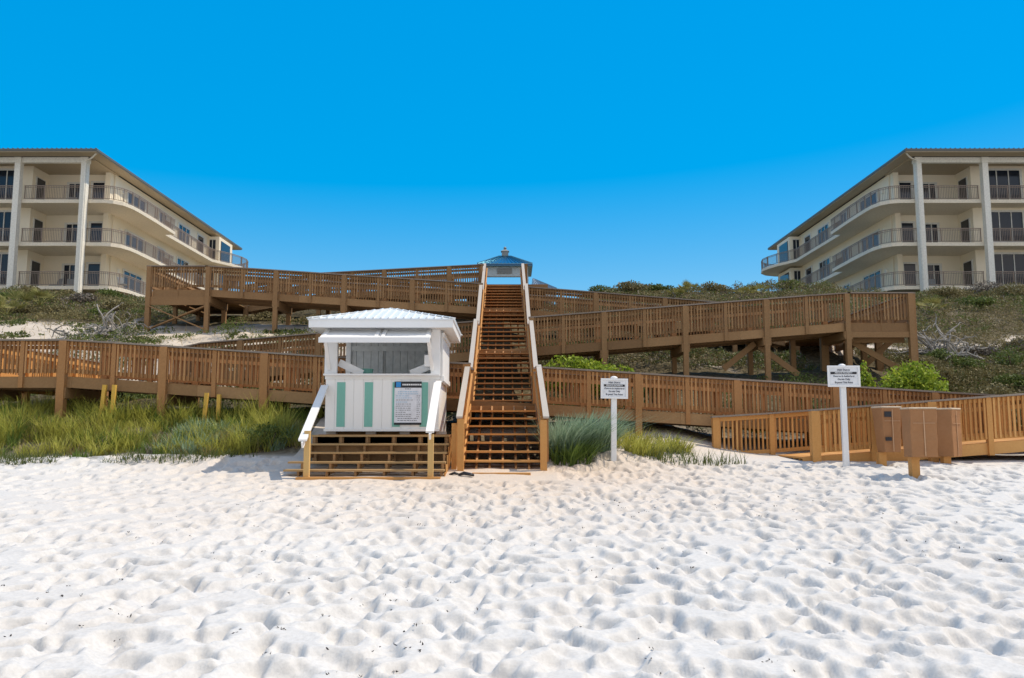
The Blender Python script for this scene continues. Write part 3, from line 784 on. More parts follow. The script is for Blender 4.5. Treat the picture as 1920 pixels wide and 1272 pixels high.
# ------------------------------------------------------------------ apartment buildings
def apartment(s, xe, label):
    """s=-1: left building, s=+1: right; xe: distance of the side eave from the stair axis"""
    r = empty('apartment_building', (s * xe, 57.5, 0), 0, label, 'building', 'apartment blocks on the dune')
    def X(d): return -s * 0 + s * d          # d: metres outward from the eave line (away from the axis)
    def bx(m_, d0, d1, y0, y1, z0, z1, mi=0):
        a, c = sorted((X(d0), X(d1))); m_.box(a, c, y0, y1, z0, z1, mi)
    SL = [12.1, 15.3, 18.5]        # slab tops
    ZC = 21.45
    ZE = 21.8
    L = 32.2                        # length of the eave
    FAR = 26.0
    # walls
    wallx = 1.0                     # side wall line
    t = MB()
    bx(t, wallx, wallx + .3, 5.0, L - 2.2, 10.3, ZC)                  # side wall
    bx(t, wallx + .301, 6.2, 5.0, 5.3, 10.3, ZC)                      # recessed front wall of the corner bay
    bx(t, 6.2, 6.5, 2.9, 4.999, 10.3, ZC)                             # return
    bx(t, 6.501, FAR, 2.9, 3.2, 10.3, ZC)                             # front wall of the next bays
    bx(t, wallx + .301, FAR, L - 2.6, L - 2.3, 10.3, ZC)
    wall = t.build('wall', M['stucco'], r)
    # slabs and balcony edges
    for li, z in enumerate(SL):
        out = [(6.4, 1.6)]
        pts = [(1.55, 1.55)]
        pts += [(.2, 1.55), (-.5, 1.75), (-1.0, 2.3), (-1.25, 3.2), (-1.3, 4.2), (-1.28, 7.5), (-1.15, 11.4)]
        if li == 2 or li == 1:
            pts += [(-.3, 11.401), (-.3, 22.4), (-.75, 23.4), (-1.5, 24.7), (-2.0, 26.2), (-2.15, 27.4), (-1.9, 28.7), (-1.1, 29.7), (0, 30.2), (1.2, 30.3)]
        else:
            pts += [(-.3, 11.401), (-.3, 24.0), (1.2, 24.0)]
        outline = [(X(d), y) for d, y in pts + [(wallx + .302, pts[-1][1]), (wallx + .302, 5.302), (6.19, 5.302), (6.19, 1.55)]]
        if s > 0: outline = outline[::-1]
        t = MB(); t.prism(outline, z - .26, z)
        sl = t.build('balcony', M['slabpaint'], r)
        t = MB(); bx(t, 6.201, FAR, 1.55, 2.899, z - .26, z); t.build('balcony_extension', M['slabpaint'], sl)
        # railings
        t = MB()
        path = [(d + (.08 if d < 0 else 0), y + .07) for d, y in pts]
        rp = [(6.0, 1.63)] + [path[0]] + path[1:]
        def run(pl_):
            for (d0, y0), (d1, y1) in zip(pl_[:-1], pl_[1:]):
                A = Vector((X(d0), y0, 0)); B = Vector((X(d1), y1, 0)); ln = (B - A).length
                if ln < .02: continue
                for zz, hh in ((z + 1.05, .05), (z + .1, .04), (z + .93, .03)):
                    t.bar(A + Vector((0, 0, zz)), B + Vector((0, 0, zz)), .045, hh)
                k = max(1, int(ln / .12))
                for j in range(k):
                    p = A.lerp(B, (j + .5) / k); big = (j % 12 == 0)
                    w = .03 if big else .0105
                    t.box(p.x - w, p.x + w, p.y - w, p.y + w, z + .1, z + 1.05)
        run(rp[:9]); run(rp[9:])
        run([(6.6, 1.63), (11.0, 1.63)]); run([(11.2, 1.63), (16, 1.63)])
        t.build('railing', M['rail'], sl)
    t = MB(); bx(t, 6.2, FAR, 1.55, 2.9, ZC - .0, ZC + .001 + .2); bx(t, .9, 6.199, 1.56, 5.3, ZC + .002, ZC + .2); t.build('ceiling', M['soffit'], r)
    # columns
    for d in (1.45, 6.3, 11.1, 15.9):
        t = MB(); bx(t, d - .21, d + .21, 1.1, 1.52, 10.0, ZC + .1); bx(t, d - .26, d + .26, 1.05, 1.57, ZC - .3, ZC + .09); t.build('column', M['trimcream'], r)
    t = MB(); bx(t, 1.1, 1.5, 4.4, 4.95, 10.0, ZC); t.build('column', M['stucco'], r)
    t = MB(); bx(t, 1.72, 6.04, 1.2, 1.5, ZC - .28, ZC + .12); bx(t, 6.57, 10.84, 1.2, 1.5, ZC - .28, ZC + .12); bx(t, 11.37, 15.6, 1.2, 1.5, ZC - .28, ZC + .12); t.build('beam', M['trimcream'], r)
    # roof
    t = MB()
    E0, E1 = (0.0, 0.0), (FAR + 1, L)
    def ring(i, z):
        a, c = sorted((X(E0[0] + i), X(E1[0] - i)))
        return [(a, i, z), (c, i, z), (c, L - i, z), (a, L - i, z)]
    t.rings([ring(0, ZE - .18), ring(0, ZE), ring(6.5, ZE + 1.25)])
    k = 0
    while k * .35 < FAR:
        x = X(.1 + k * .35); t.box(x - .03, x + .03, -.02, .4, ZE + .002, ZE + .05); k += 1
    rf = t.build('roof', M['roofdark'], r)
    t = MB()
    a, c = sorted((X(.05), X(FAR + .9)))
    t.box(a, c, .05, 1.0, ZE - .24, ZE - .183); a, c = sorted((X(.05), X(.98))); t.box(a, c, 1.001, L - .1, ZE - .24, ZE - .183)
    t.build('soffit', M['soffit'], rf)
    t = MB(); t.tube([(X(.2), .35, ZE - .22), (X(.7), .75, ZE - .42), (X(1.3), 1.0, ZE - .6), (X(1.3), 1.0, 10.0)], .06, 8); t.build('downpipe', M['trimcream'], rf)
    # windows and doors
    def win(kind, horiz, a0, a1, plane, z0, z1, panes=1):
        f = MB(); g = MB()
        if horiz:
            w = (a1 - a0) / panes
            bx(f, a0 - .12, a1 + .12, plane - .08, plane - .003, z1 + .0, z1 + .14); bx(f, a0 - .12, a1 + .12, plane - .08, plane - .003, z0 - .1, z0)
            for i in range(panes + 1):
                d = a0 + i * w; ww = .12 if i in (0, panes) else .06
                bx(f, d - ww / 2 - (.06 if i == 0 else 0), d + ww / 2 + (.06 if i == panes else 0), plane - .08, plane - .003, z0 + .001, z1 - .001)
            bx(g, a0, a1, plane - .035, plane - .006, z0, z1)
        else:
            w = (a1 - a0) / panes
            def by(m_, y0, y1, d0, d1, zz0, zz1): bx(m_, d0, d1, y0, y1, zz0, zz1)
            by(f, a0 - .12, a1 + .12, plane - .08, plane - .003, z1, z1 + .14); by(f, a0 - .12, a1 + .12, plane - .08, plane - .003, z0 - .1, z0)
            for i in range(panes + 1):
                y = a0 + i * w; ww = .12 if i in (0, panes) else .06
                by(f, y - ww / 2 - (.06 if i == 0 else 0), y + ww / 2 + (.06 if i == panes else 0), plane - .08, plane - .003, z0 + .001, z1 - .001)
            by(g, a0, a1, plane - .035, plane - .006, z0, z1)
        fo = f.build(kind, M['sash'], r); g.build('pane', M['glass'], fo)
    for z in SL:
        win('door', True, 1.75, 2.75, 5.0, z + .05, z + 2.3, 1)
        win('window', True, 3.1, 4.6, 5.0, z + .12, z + 2.2, 3)
        # door in the return wall
        f = MB(); bx(f, 6.12, 6.196, 3.3, 4.5, z + .05, z + 2.3); fo = f.build('door', M['sash'], r)
        g = MB(); bx(g, 6.09, 6.118, 3.4, 4.4, z + .1, z + 2.22); g.build('pane', M['glass'], fo)
        win('window', True, 7.2, 9.9, 2.9, z + .35, z + 2.6, 3)
        win('window', True, 12.0, 14.7, 2.9, z + .35, z + 2.6, 3)
        win('window', False, 7.0, 10.2, wallx, z + .1, z + 2.2, 3)
        win('window', False, 13.0, 14.4, wallx, z + .1, z + 2.2, 2)
        win('window', False, 17.2, 19.8, wallx, z + .1, z + 2.2, 3)
        win('door', False, 21.8, 23.4, wallx, z + .05, z + 2.3, 1)
        if z > 13:
            t = MB(); bx(t, -.2, wallx - .003, 24.5, 28.4, z + .001, z + 2.75); bo = t.build('corner_bay', M['stucco'], r)
            g = MB(); bx(g, .15, .75, 24.44, 24.49, z + .3, z + 2.4); bx(g, -.26, -.21, 25.0, 27.6, z + .3, z + 2.4); g.build('pane', M['glass'], bo)
            f = MB(); bx(f, .42, .47, 24.41, 24.435, z + .3, z + 2.4); bx(f, .1, .8, 24.41, 24.434, z + 2.401, z + 2.48); f.build('sash', M['sash'], bo)
        # wall lamp
        g = MB(); bx(g, .82, .995, 5.9, 6.05, z + 1.75, z + 2.05); bx(g, .80, .998, 5.85, 6.1, z + 2.051, z + 2.09); g.build('wall_lamp', M['trimcream'], r)
    return r
# the left and right blocks mirror one another
apartment(-1, 29.75, 'cream apartment block left of the stairs, its curved balcony side in sunlight')
apartment(1, 28.2, 'cream apartment block right of the stairs, its curved balcony side in shade')

# balcony chairs
def lounge_chair():
    c = empty('patio_chair', (0, 0, 0))
    t = MB(); t.box(-.28, .28, -.28, .28, .38, .43); t.build('seat', M['greypanel'], c)
    t = MB(); t.bar((0, .3, .40), (0, .45, 1.0), .56, .04, (0, 1, 0)); t.build('backrest', M['greypanel'], c)
    for x in (-.25, .25):
        for y in (-.25, .25):
            t = MB(); t.box(x - .02, x + .02, y - .02, y + .02, 0, .379); t.build('leg', M['greypanel'], c)
    return c
ch0 = lounge_chair()
spots = [(-33.2, 61.4, 12.1, .3, 'dark patio chair on the lowest corner balcony of the left block, nearer the column'), (-34.3, 61.3, 12.1, -.5, 'dark patio chair on the lowest corner balcony of the left block, beside the door'),
         (-33.6, 61.5, 18.5, .2, 'dark patio chair on the top corner balcony of the left block'),
         (31.6, 61.4, 12.1, -.3, 'dark patio chair on the lowest corner balcony of the right block'), (31.2, 61.3, 15.3, .5, 'dark patio chair on the middle corner balcony of the right block'),
         (-28.9, 60.9, 12.1, 1.2, 'dark patio chair on the lowest curved sunlit balcony')]
for i, (x, y, z, rz, lb) in enumerate(spots):
    c = ch0 if i == 0 else copy_tree(ch0)
    c.location = (x, y, z); c.rotation_euler = (0, 0, rz)
    tag(c, lb, 'chair', 'patio chairs on the balconies')

# ------------------------------------------------------------------ the kiosk
KX, KY, KZ = -2.66, 17.0, P(715, 809, 17.0).z
ks = empty('beach_kiosk', (KX, KY, KZ), .012, 'white wooden beach hut kiosk with teal stripes and a price poster, beside the stairs', 'kiosk')
W, D = 1.16, 2.3
# lower walls: vertical boards with a hairline between them
t = MB(); n = 12; bw = 2 * W / n
for i in range(n):
    x0 = -W + i * bw
    t.box(x0 + .003, x0 + bw - .003, 0, .03, .05, 1.06)
t.box(-W + .01, W - .01, .012, .05, .06, 1.05)
t.box(-W - .015, W + .015, -.015, .02, 0, .049)
t.box(-W - .015, W + .015, -.015, .02, 1.061, 1.13)
for i in range(12):
    y0 = .05 + i * (D - .05) / 12
    t.box(W - .03, W, y0 + .003, y0 + (D - .05) / 12 - .003, 0, 1.1)
    t.box(-W, -W + .03, y0 + .003, y0 + (D - .05) / 12 - .003, 0, 1.1)
t.box(W - .05, W - .031, .06, D - .02, .01, 1.09); t.box(-W + .031, -W + .05, .06, D - .02, .01, 1.09)
t.build('front_wall', M['white'], ks)
# teal stripes: thin painted boards
stripes = [(253, 308), (436, 491), (620, 672), (803, 856)]
for a, c in stripes:
    x0 = P(560 + a / 3.534, 760, KY).x - KX; x1 = P(560 + c / 3.534, 760, KY).x - KX
    t = MB(); t.box(x0, x1, -.008, -.001, .09, 1.0); t.build('stripe', M['teal'], ks)
# counter
t = MB(); t.box(-W - .03, W + .02, -.12, .25, 1.131, 1.17); t.build('counter', M['white_clean'], ks, bevel=.006)
# upper jambs and corner posts
t = MB(); t.box(-W - .03, -W + .22, -.01, .10, 1.171, 2.095); t.build('corner_post', M['white_clean'], ks)
t = MB(); t.box(W - .17, W + .02, -.01, .10, 1.171, 2.095); t.build('corner_post', M['white_clean'], ks)
for x in (-W + .05, W - .05):
    t = MB(); t.box(x - .06, x + .05, D - .12, D, 1.11, 2.095); t.build('corner_post', M['white_clean'], ks)
t = MB(); t.box(-W + .221, W - .171, .0, .08, 1.94, 2.094); t.build('lintel', M['white'], ks)
# side hatches standing a little proud
for s in (1,):
    t = MB()
    for i in range(11):
        y0 = .14 + i * (D - .2) / 11
        a, c = sorted((s * (W + .03), s * (W + .065))); t.box(a, c, y0 + .004, y0 + (D - .2) / 11 - .004, 1.02, 2.04)
    a, c = sorted((s * (W + .005), s * (W + .029))); t.box(a, c, .15, D - .07, 1.03, 2.07)
    a, c = sorted((s * (W + .066), s * (W + .09)))
    for zz in (1.04, 1.95): t.box(a, c, .16, D - .08, zz, zz + .1)
    t.build('side_hatch', M['white'], ks)
# inside: floor, back wall of boards, door
t = MB(); n = 13
for i in range(n):
    x0 = -W + .05 + i * (2 * W - .1) / n; t.box(x0 + .004, x0 + (2 * W - .1) / n - .004, D - .05, D - .02, .02, 2.09)
t.box(-W + .02, W - .02, D - .019, D, .01, 2.095)
t.build('back_wall', M['inside'], ks)
t = MB()
for x in (-.36, .62): t.box(x - .045, x + .045, D - .09, D - .051, .03, 2.0)
t.box(-W + .06, W - .06, D - .095, D - .091, 1.86, 1.98)
t.build('door_frame', M['inside'], ks)
for (x, z) in ((-.25, 1.15), (.55, 1.17)):
    t = MB(); t.box(x - .03, x + .03, D - .14, D - .09, z, z + .16); t.build('door_handle', M['black'], ks)
t = MB(); t.box(-W + .055, W - .055, .06, D - .1, .0, .04); t.build('floor', M['inside'], ks)
# flaps of the front hatch, propped open and sloping outwards, meeting at a slight sag in the middle
for k, (x0, x1, z0, z1) in enumerate(((-W - .02, -.005, 0, -.03), (.0, W - .14, -.03, 0))):
    t = MB(); hy, hz, oy, oz = -.02, 2.03, -.66, 1.79
    nx_, nz_ = .0, .035
    t.hexa([(x0, oy, oz + z0), (x1, oy, oz + z1), (x1, hy, hz), (x0, hy, hz), (x0, oy + .0, oz + z0 + .045), (x1, oy, oz + z1 + .045), (x1, hy, hz + .045), (x0, hy, hz + .045)])
    for xx in (x0 + .03, x1 - .1):
        t.bar((xx + .035, oy + .02, oz + .055 + (z0 + z1) / 2), (xx + .035, hy - .02, hz + .055), .07, .02)
    fl = t.build('hatch_flap', M['white_clean'], ks)
t = MB(); t.box(-W - .02, W - .14, -.685, -.663, 1.745, 1.85); t.build('flap_edge', M['white_clean'], ks)
for s, x in ((-1, -W + .1), (1, W - .17)):
    t = MB(); t.bar((x, -.6, 1.80), (x + s * .03, -.02, 1.25), .03, .07, (1, 0, 0)); t.build('flap_prop', M['white_clean'], ks)
# diagonal boards at the counter ends
t = MB(); t.bar((-W + .23, .18, 1.42), (-W + .72, .18, 1.19), .15, .03, (0, 1, 0)); t.build('corner_brace', M['white_clean'], ks)
t = MB(); t.bar((W - .18, .18, 1.36), (W - .60, .18, 1.19), .15, .03, (0, 1, 0)); t.build('corner_brace', M['white_clean'], ks)
# dispenser box on the right jamb
t = MB(); t.box(W - .30, W - .175, -.07, .05, 1.32, 1.56); t.build('dispenser_box', M['white_clean'], ks, bevel=.012)
# roof: hipped standing-seam metal over a white fascia and soffit
RO, ZF = .32, 2.09
rx0, rx1, ry0, ry1 = -W - RO, W + RO, -RO - .05, D + RO
t = MB()
t.rings([[(rx0, ry0, ZF + .15), (rx1, ry0, ZF + .15), (rx1, ry1, ZF + .15), (rx0, ry1, ZF + .15)],
         [(rx0, ry0, ZF + .18), (rx1, ry0, ZF + .18), (rx1, ry1, ZF + .18), (rx0, ry1, ZF + .18)],
         [(-.05, D / 2 - .05, ZF + .60), (.05, D / 2 - .05, ZF + .60), (.05, D / 2 + .05, ZF + .60), (-.05, D / 2 + .05, ZF + .60)]])
rf = t.build('roof', M['roofmetal'], ks)
t = MB()
ax, ay, az = 0, D / 2, ZF + .60
def roof_z(x, y):
    fx = (abs(x) - .05) / (rx1 - .05); fy = (abs(y - D / 2) - .05) / (D / 2 - ry0 - .05) if y < D / 2 else (abs(y - D / 2) - .05) / (ry1 - D / 2 - .05)
    f = max(0, fx, fy); return ZF + .60 + (-.42) * f
for i in range(-9, 10):
    x = i * .155
    f = (abs(x) - .05) / (rx1 - .05); f = max(f, .02)
    y_top = D / 2 - .05 - f * (D / 2 - ry0 - .05)
    t.bar((x, ry0 - .01, roof_z(x, ry0) + .012), (x, y_top, roof_z(x, y_top) + .012), .028, .03)
    y_top2 = D / 2 + .05 + f * (ry1 - D / 2 - .05)
    t.bar((x, ry1 + .01, roof_z(x, ry1) + .012), (x, y_top2, roof_z(x, y_top2) + .012), .028, .03)
for i in range(-8, 9):
    y = D / 2 + i * .165
    f = max((abs(y - D / 2) - .05) / (D / 2 + .3), .02)
    for s in (-1, 1):
        x_top = s * (.05 + f * (rx1 - .05)); t.bar((s * (rx1 + .01), y, roof_z(rx1, y) + .012), (x_top, y, roof_z(x_top, y) + .012), .028, .03)
t.build('roof_rib', M['roofmetal'], rf)
t = MB()
for (x, y) in ((rx0, ry0), (rx1, ry0), (rx0, ry1), (rx1, ry1)):
    t.bar((x, y, ZF + .195), (0, D / 2, ZF + .615), .09, .02)
t.build('hip_cap', M['roofmetal'], rf)
t = MB()
t.box(rx0 + .02, rx1 - .02, ry0 + .02, ry0 + .05, ZF, ZF + .149); t.box(rx0 + .02, rx1 - .02, ry1 - .05, ry1 - .02, ZF, ZF + .149)
t.box(rx0 + .02, rx0 + .05, ry0 + .051, ry1 - .051, ZF, ZF + .149); t.box(rx1 - .05, rx1 - .02, ry0 + .051, ry1 - .051, ZF, ZF + .149)
t.build('fascia', M['white_clean'], rf)
t = MB(); t.box(rx0 + .051, rx1 - .051, ry0 + .051, ry1 - .051, ZF + .01, ZF + .03); t.build('soffit', M['white'], rf)
# teal tub on the inner shelf
tub = empty('storage_tub', (KX - .42, KY + .5, KZ + 1.0), 0, 'small teal tub standing inside the kiosk behind the counter', 'tub')
t = MB(); t.tube([(0, 0, 0), (0, 0, .28)], [.12, .14], 14); tb = t.build('tub_body', M['teal'], tub)
t = MB(); t.tube([(0, 0, .281), (0, 0, .31)], .15, 14); t.build('lid', M['teal'], tub)
t = MB(); t.box(-W + .06, W - .06, .26, .75, .96, .999); t.build('inner_shelf', M['inside'], ks)

# poster on the kiosk front
def text_mesh(txt, size, mat, loc, parent, name='lettering', squash=1.0, rot=(math.pi / 2, 0, 0), ext=.001):
    cu = bpy.data.curves.new('lettering', 'FONT'); cu.body = txt; cu.size = size; cu.align_x = 'CENTER'; cu.align_y = 'CENTER'; cu.extrude = ext; cu.offset = size * .03
    o = bpy.data.objects.new('tmp', cu); COL.objects.link(o)
    dg = bpy.context.evaluated_depsgraph_get(); dg.update()
    me = bpy.data.meshes.new_from_object(o.evaluated_get(dg))
    bpy.data.objects.remove(o)
    me.materials.clear(); me.materials.append(mat)
    q = bpy.data.objects.new(name, me); COL.objects.link(q); q.parent = parent; q.location = loc; q.rotation_euler = rot; q.scale = (squash, 1, 1)
    return q
pa, pc = P(739, 797, KY), P(791, 716, KY)
po = empty('price_poster', ((pa.x + pc.x) / 2, KY - .012, (pa.z + pc.z) / 2), .012, 'price list poster with black header and blue logo fixed to the kiosk front', 'poster')
pw_, ph_ = (pc.x - pa.x) / 2, (pc.z - pa.z) / 2
t = MB(); t.box(-pw_, pw_, -.012, -.002, -ph_, ph_); t.build('sheet', M['paper'], po)
t = MB(); t.box(-pw_, pw_, -.016, -.0125, ph_ - .125, ph_); t.build('header', M['black'], po)
t = MB(); t.box(-pw_, pw_, -.016, -.0125, -ph_, -ph_ + .045); t.build('footer', M['black'], po)
t = MB(); t.box(-pw_ + .03, -pw_ + .13, -.02, -.0165, ph_ - .115, ph_ - .01); t.build('logo', M['logo'], po)
def dashes(y0, x0, x1, hgt, mat, name, gap=.012):
    q = MB(); x = x0
    while x < x1 - .01:
        w = min(random.uniform(.015, .06), x1 - x); q.box(x, x + w, -.0145, -.0125, y0 - hgt / 2, y0 + hgt / 2); x += w + gap
    return q.build(name, mat, po)
q = MB(); x = -pw_ + .16
while x < pw_ - .04:
    w = random.uniform(.02, .05); q.box(x, x + w, -.0185, -.0165, ph_ - .078, ph_ - .047); x += w + .008
q.build('lettering', M['signwhite'], po)
dashes(ph_ - .15, -.06, .06, .014, M['ink'], 'lettering')
for i, y0 in enumerate(np.linspace(ph_ - .21, -ph_ + .09, 15)):
    mt = M['inkblue'] if i in (0, 1, 2, 3, 5) else M['ink']
    if i in (0, 1, 13, 14):
        dashes(y0, -pw_ * .75, pw_ * .75, .012, mt, 'lettering')
    else:
        dashes(y0, -pw_ + .03, pw_ * random.uniform(-.1, .35), .011, mt, 'lettering'); dashes(y0, pw_ - .10, pw_ - .03, .011, M['ink'], 'lettering')

# kiosk deck and steps
sp_ = empty('kiosk_steps', (0, 0, 0), 0, 'broad wooden steps and deck under the white kiosk with white handrails', 'steps')
DZ = P(700, 815, 16.75).z
x0, x1 = P(584, 820, 16.7).x, P(842, 820, 16.7).x
rows = [(816, 16.72), (832, 16.42), (848, 16.12), (866, 15.8), (881, 15.5)]
t = MB(); y = 16.86
while y < 19.5:
    t.box(x0 + .1, x1, y, y + .135, DZ - .04, DZ); y += .141
t.build('deck_boards', M['wood'], sp_)
for i, (py, Y_) in enumerate(rows):
    z = P(700, py, Y_).z
    t = MB(); xa = x0 if i < 3 else x0 - .22; xb = x1
    t.box(xa, xb, Y_, Y_ + .135, z - .035, z); t.box(xa + .003, xb - .003, Y_ + .141, Y_ + .27, z - .035, z)
    t.build('tread', M['tread'], sp_)
for i in range(6):
    x = x0 + .05 + i * (x1 - x0 - .1) / 5
    t = MB(); za = P(700, 893, 15.35).z; zb = DZ
    for i_ in range(5):
        Y_ = rows[i_][1]; zt_ = P(700, rows[i_][0], Y_).z - .036; zl_ = P(700, rows[i_ + 1][0], rows[i_ + 1][1]).z if i_ < 4 else za - .04
        t.box(x - .022, x + .022, Y_ + .02, Y_ + .24, zl_ - .12, zt_)
    t.box(x - .045, x + .045, 16.78, 16.85, h1(x, 16.8) - .2, DZ - .042)
    t.box(x - .045, x + .045, 15.9, 15.97, h1(x, 15.9) - .2, P(700, 866, 15.8).z - .04)
    t.build('stringer', M['wood_old'], sp_)
t = MB(); t.box(x0, x1, 16.87, 16.89, h1(-2.6, 16.9) - .1, DZ - .045); t.build('back_skirt', M['wood_old'], sp_)
t = MB()
for i_ in range(5):
    ya_ = rows[i_][1] + .003; yb_ = (rows[i_ - 1][1] if i_ else 16.865) - .003
    t.box(x1 + .002, x1 + .022, ya_ + .02, yb_, h1(x1, ya_) - .1, P(700, rows[i_][0], rows[i_][1]).z - .06)  # side boarding extended down the steps to keep sun from under the treads
t.box(x1 - .02, x1, 16.9, 19.5, h1(x1, 17) - .1, DZ - .045); t.build('side_skirt', M['wood_new'], sp_)
for i_ in (0, 1):
    Y_ = rows[i_][1]; t = MB(); t.box(x0 + .003, x1 - .025, Y_ + .15, Y_ + .17, P(700, rows[i_ + 1][0], rows[i_ + 1][1]).z + .002, P(700, rows[i_][0], Y_).z - .04); t.build('riser', M['wood_old'], sp_)
z = P(700, 897, 15.3).z
t = MB(); t.box(P(556, 897, 15.3).x, P(826, 897, 15.3).x, 15.22, 15.4, z - .06, z + .02); t.build('sill_plank', M['wood_new'], sp_)
for (px, ptop, pbot) in ((577, 806, 897), (808, 812, 896)):
    p = P(px, ptop, 15.35); pb2 = P(px, pbot, 15.35)
    t = MB(); t.box(p.x - .05, p.x + .05, 15.3, 15.4, pb2.z - .2, p.z - .02); t.build('post', M['post_pine'], sp_)
for (pa_, pb3) in (((609, 724, 16.95), (567, 826, 15.15)), ((821, 716, 16.95), (806, 810, 15.2))):
    a, c = P(*pa_), P(*pb3)
    t = MB(); t.bar(a, c, .15, .04, (0, 0, 1)); t.build('handrail', M['white_clean'], sp_)
    t = MB(); t.bar(a - Vector((0, 0, .09)), c - Vector((0, 0, .09)), .035, .12, (0, 0, 1)); t.build('rail_support', M['white_clean'], sp_)
for x in (x0 + .3, -2.6, x1 - .3):
    for y in (17.4, 19.2):
        t = MB(); t.box(x - .07, x + .07, y - .07, y + .07, h1(x, y) - .3, DZ - .042); t.build('pile', M['wood_old'], sp_)
for x in (x0 + .3, -2.9, -2.2, x1 - .2):
    t = MB(); t.box(x - .1, x + .1, 17.1, 17.3, DZ + .001, KZ - .002); t.build('shim_block', M['cap_pale'], sp_)
t = MB(); t.box(KX - W + .1, KX + W - .1, 17.4, 19.0, DZ + .001, KZ - .003); t.build('floor_bearer', M['wood_old'], sp_)

# dark scraps by the stair foot
t = MB()
p = P(872, 890, 15.6); pz_ = h1(p.x, 15.6) + .02
t.tube([(p.x - .12, 15.62, pz_), (p.x - .02, 15.55, pz_ + .03), (p.x + .1, 15.5, pz_ + .01), (p.x + .16, 15.42, pz_), (p.x + .05, 15.38, pz_ + .02)], [.02, .035, .03, .025, .015], 7)
t.tube([(p.x - .3, 15.7, pz_), (p.x - .2, 15.66, pz_ + .03), (p.x - .1, 15.7, pz_)], [.015, .03, .012], 6)
o = t.build('rope', M['black'], None, smooth=True); tag(o, 'scrap of dark rope lying on the sand by the stair foot', 'rope')

# ------------------------------------------------------------------ signs
def sign(px, ybase, ytop, bx0, bx1, by0, by1, Y_, tilt, label, group='beach notice signs'):
    b_ = P(px, ybase, Y_)
    o = empty('notice_sign', (b_.x, Y_, b_.z), 0, label, 'sign', group)
    o.rotation_euler = (0, tilt, 0)
    k = Y_ / (FPX * 1.0)
    hgt = P(px, ytop, Y_).z - b_.z
    t = MB(); t.box(-.055, .055, 0, .09, -.4, hgt - .02)
    t.build('post', M['white_clean'], o, bevel=.008)
    t = MB(); t.tube([(0, .045, hgt - .019), (0, .045, hgt + .005), (0, .045, hgt + .03), (0, .045, hgt + .05)], [.045, .075, .07, .03], 14); t.build('post_cap', M['white_clean'], o, smooth=True)
    w = (P(bx1, by0, Y_).x - P(bx0, by0, Y_).x) / 2; zt = P(px, by0, Y_).z - b_.z; zb = P(px, by1, Y_).z - b_.z
    t = MB(); t.box(-w, w, -.03, -.002, zb, zt); bo = t.build('board', M['signwhite'], o)
    t = MB(); f = .028
    t.box(-w - .01, w + .01, -.045, -.0305, zt - f, zt + .01); t.box(-w - .01, w + .01, -.045, -.0305, zb - .01, zb + f)
    t.box(-w - .01, -w + f, -.045, -.0305, zb + f + .001, zt - f - .001); t.box(w - f, w + .01, -.045, -.0305, zb + f + .001, zt - f - .001)
    t.build('frame', M['white_clean'], bo)
    H_ = zt - zb; zc = lambda f_: zt - H_ * f_
    t = MB(); t.box(-w + .055, w - .055, -.034, -.0305, zc(.40), zc(.285)); t.build('black_band', M['black'], bo)
    text_mesh('High Dunes', H_ * .13, M['ink'], (0, -.033, zc(.19)), bo)
    text_mesh('PRIVATE PROPERTY', H_ * .098, M['signwhite'], (0, -.037, zc(.343)), bo)
    text_mesh('Owners & Authorized', H_ * .115, M['ink'], (0, -.033, zc(.50)), bo)
    text_mesh('Guests Only', H_ * .12, M['ink'], (0, -.033, zc(.65)), bo)
    text_mesh('Beyond This Point', H_ * .12, M['ink'], (0, -.033, zc(.81)), bo)
    return o
sign(1151, 866, 710, 1131, 1180, 711, 747, 16.9, .018, 'white notice sign on a post between the stairs and the lowest ramp')
sign(1588, 866, 687, 1553, 1612, 687, 725, 16.9, .0, 'white notice sign on a leaning post in front of the lowest ramp, by the bins')

# ------------------------------------------------------------------ cardboard-wrapped bins on posts
def ring_rsq(cx, cy, a, c, z, n=28, e=3.5, jit=0.0, seed=0, sh=(0, 0)):
    rr_ = random.Random(seed); out = []
    for k in range(n):
        th = 2 * math.pi * k / n; co, si = math.cos(th), math.sin(th)
        r_ = (abs(co) ** e + abs(si) ** e) ** (-1 / e) * (1 + rr_.uniform(-jit, jit))
        out.append((cx + sh[0] + a * r_ * co, cy + sh[1] + c * r_ * si, z))
    return out
def ring_box(a, c, z, ch=.04, sx=0.0, jit=0.0, seed=0):
    rr_ = random.Random(seed); q = []
    for (X_, Y_) in ((-a + ch, -c), (a - ch, -c), (a, -c + ch), (a, c - ch), (a - ch, c), (-a + ch, c), (-a, c - ch), (-a, -c + ch)):
        q.append((X_ + sx + rr_.uniform(-jit, jit), Y_ + rr_.uniform(-jit, jit), z))
    return q
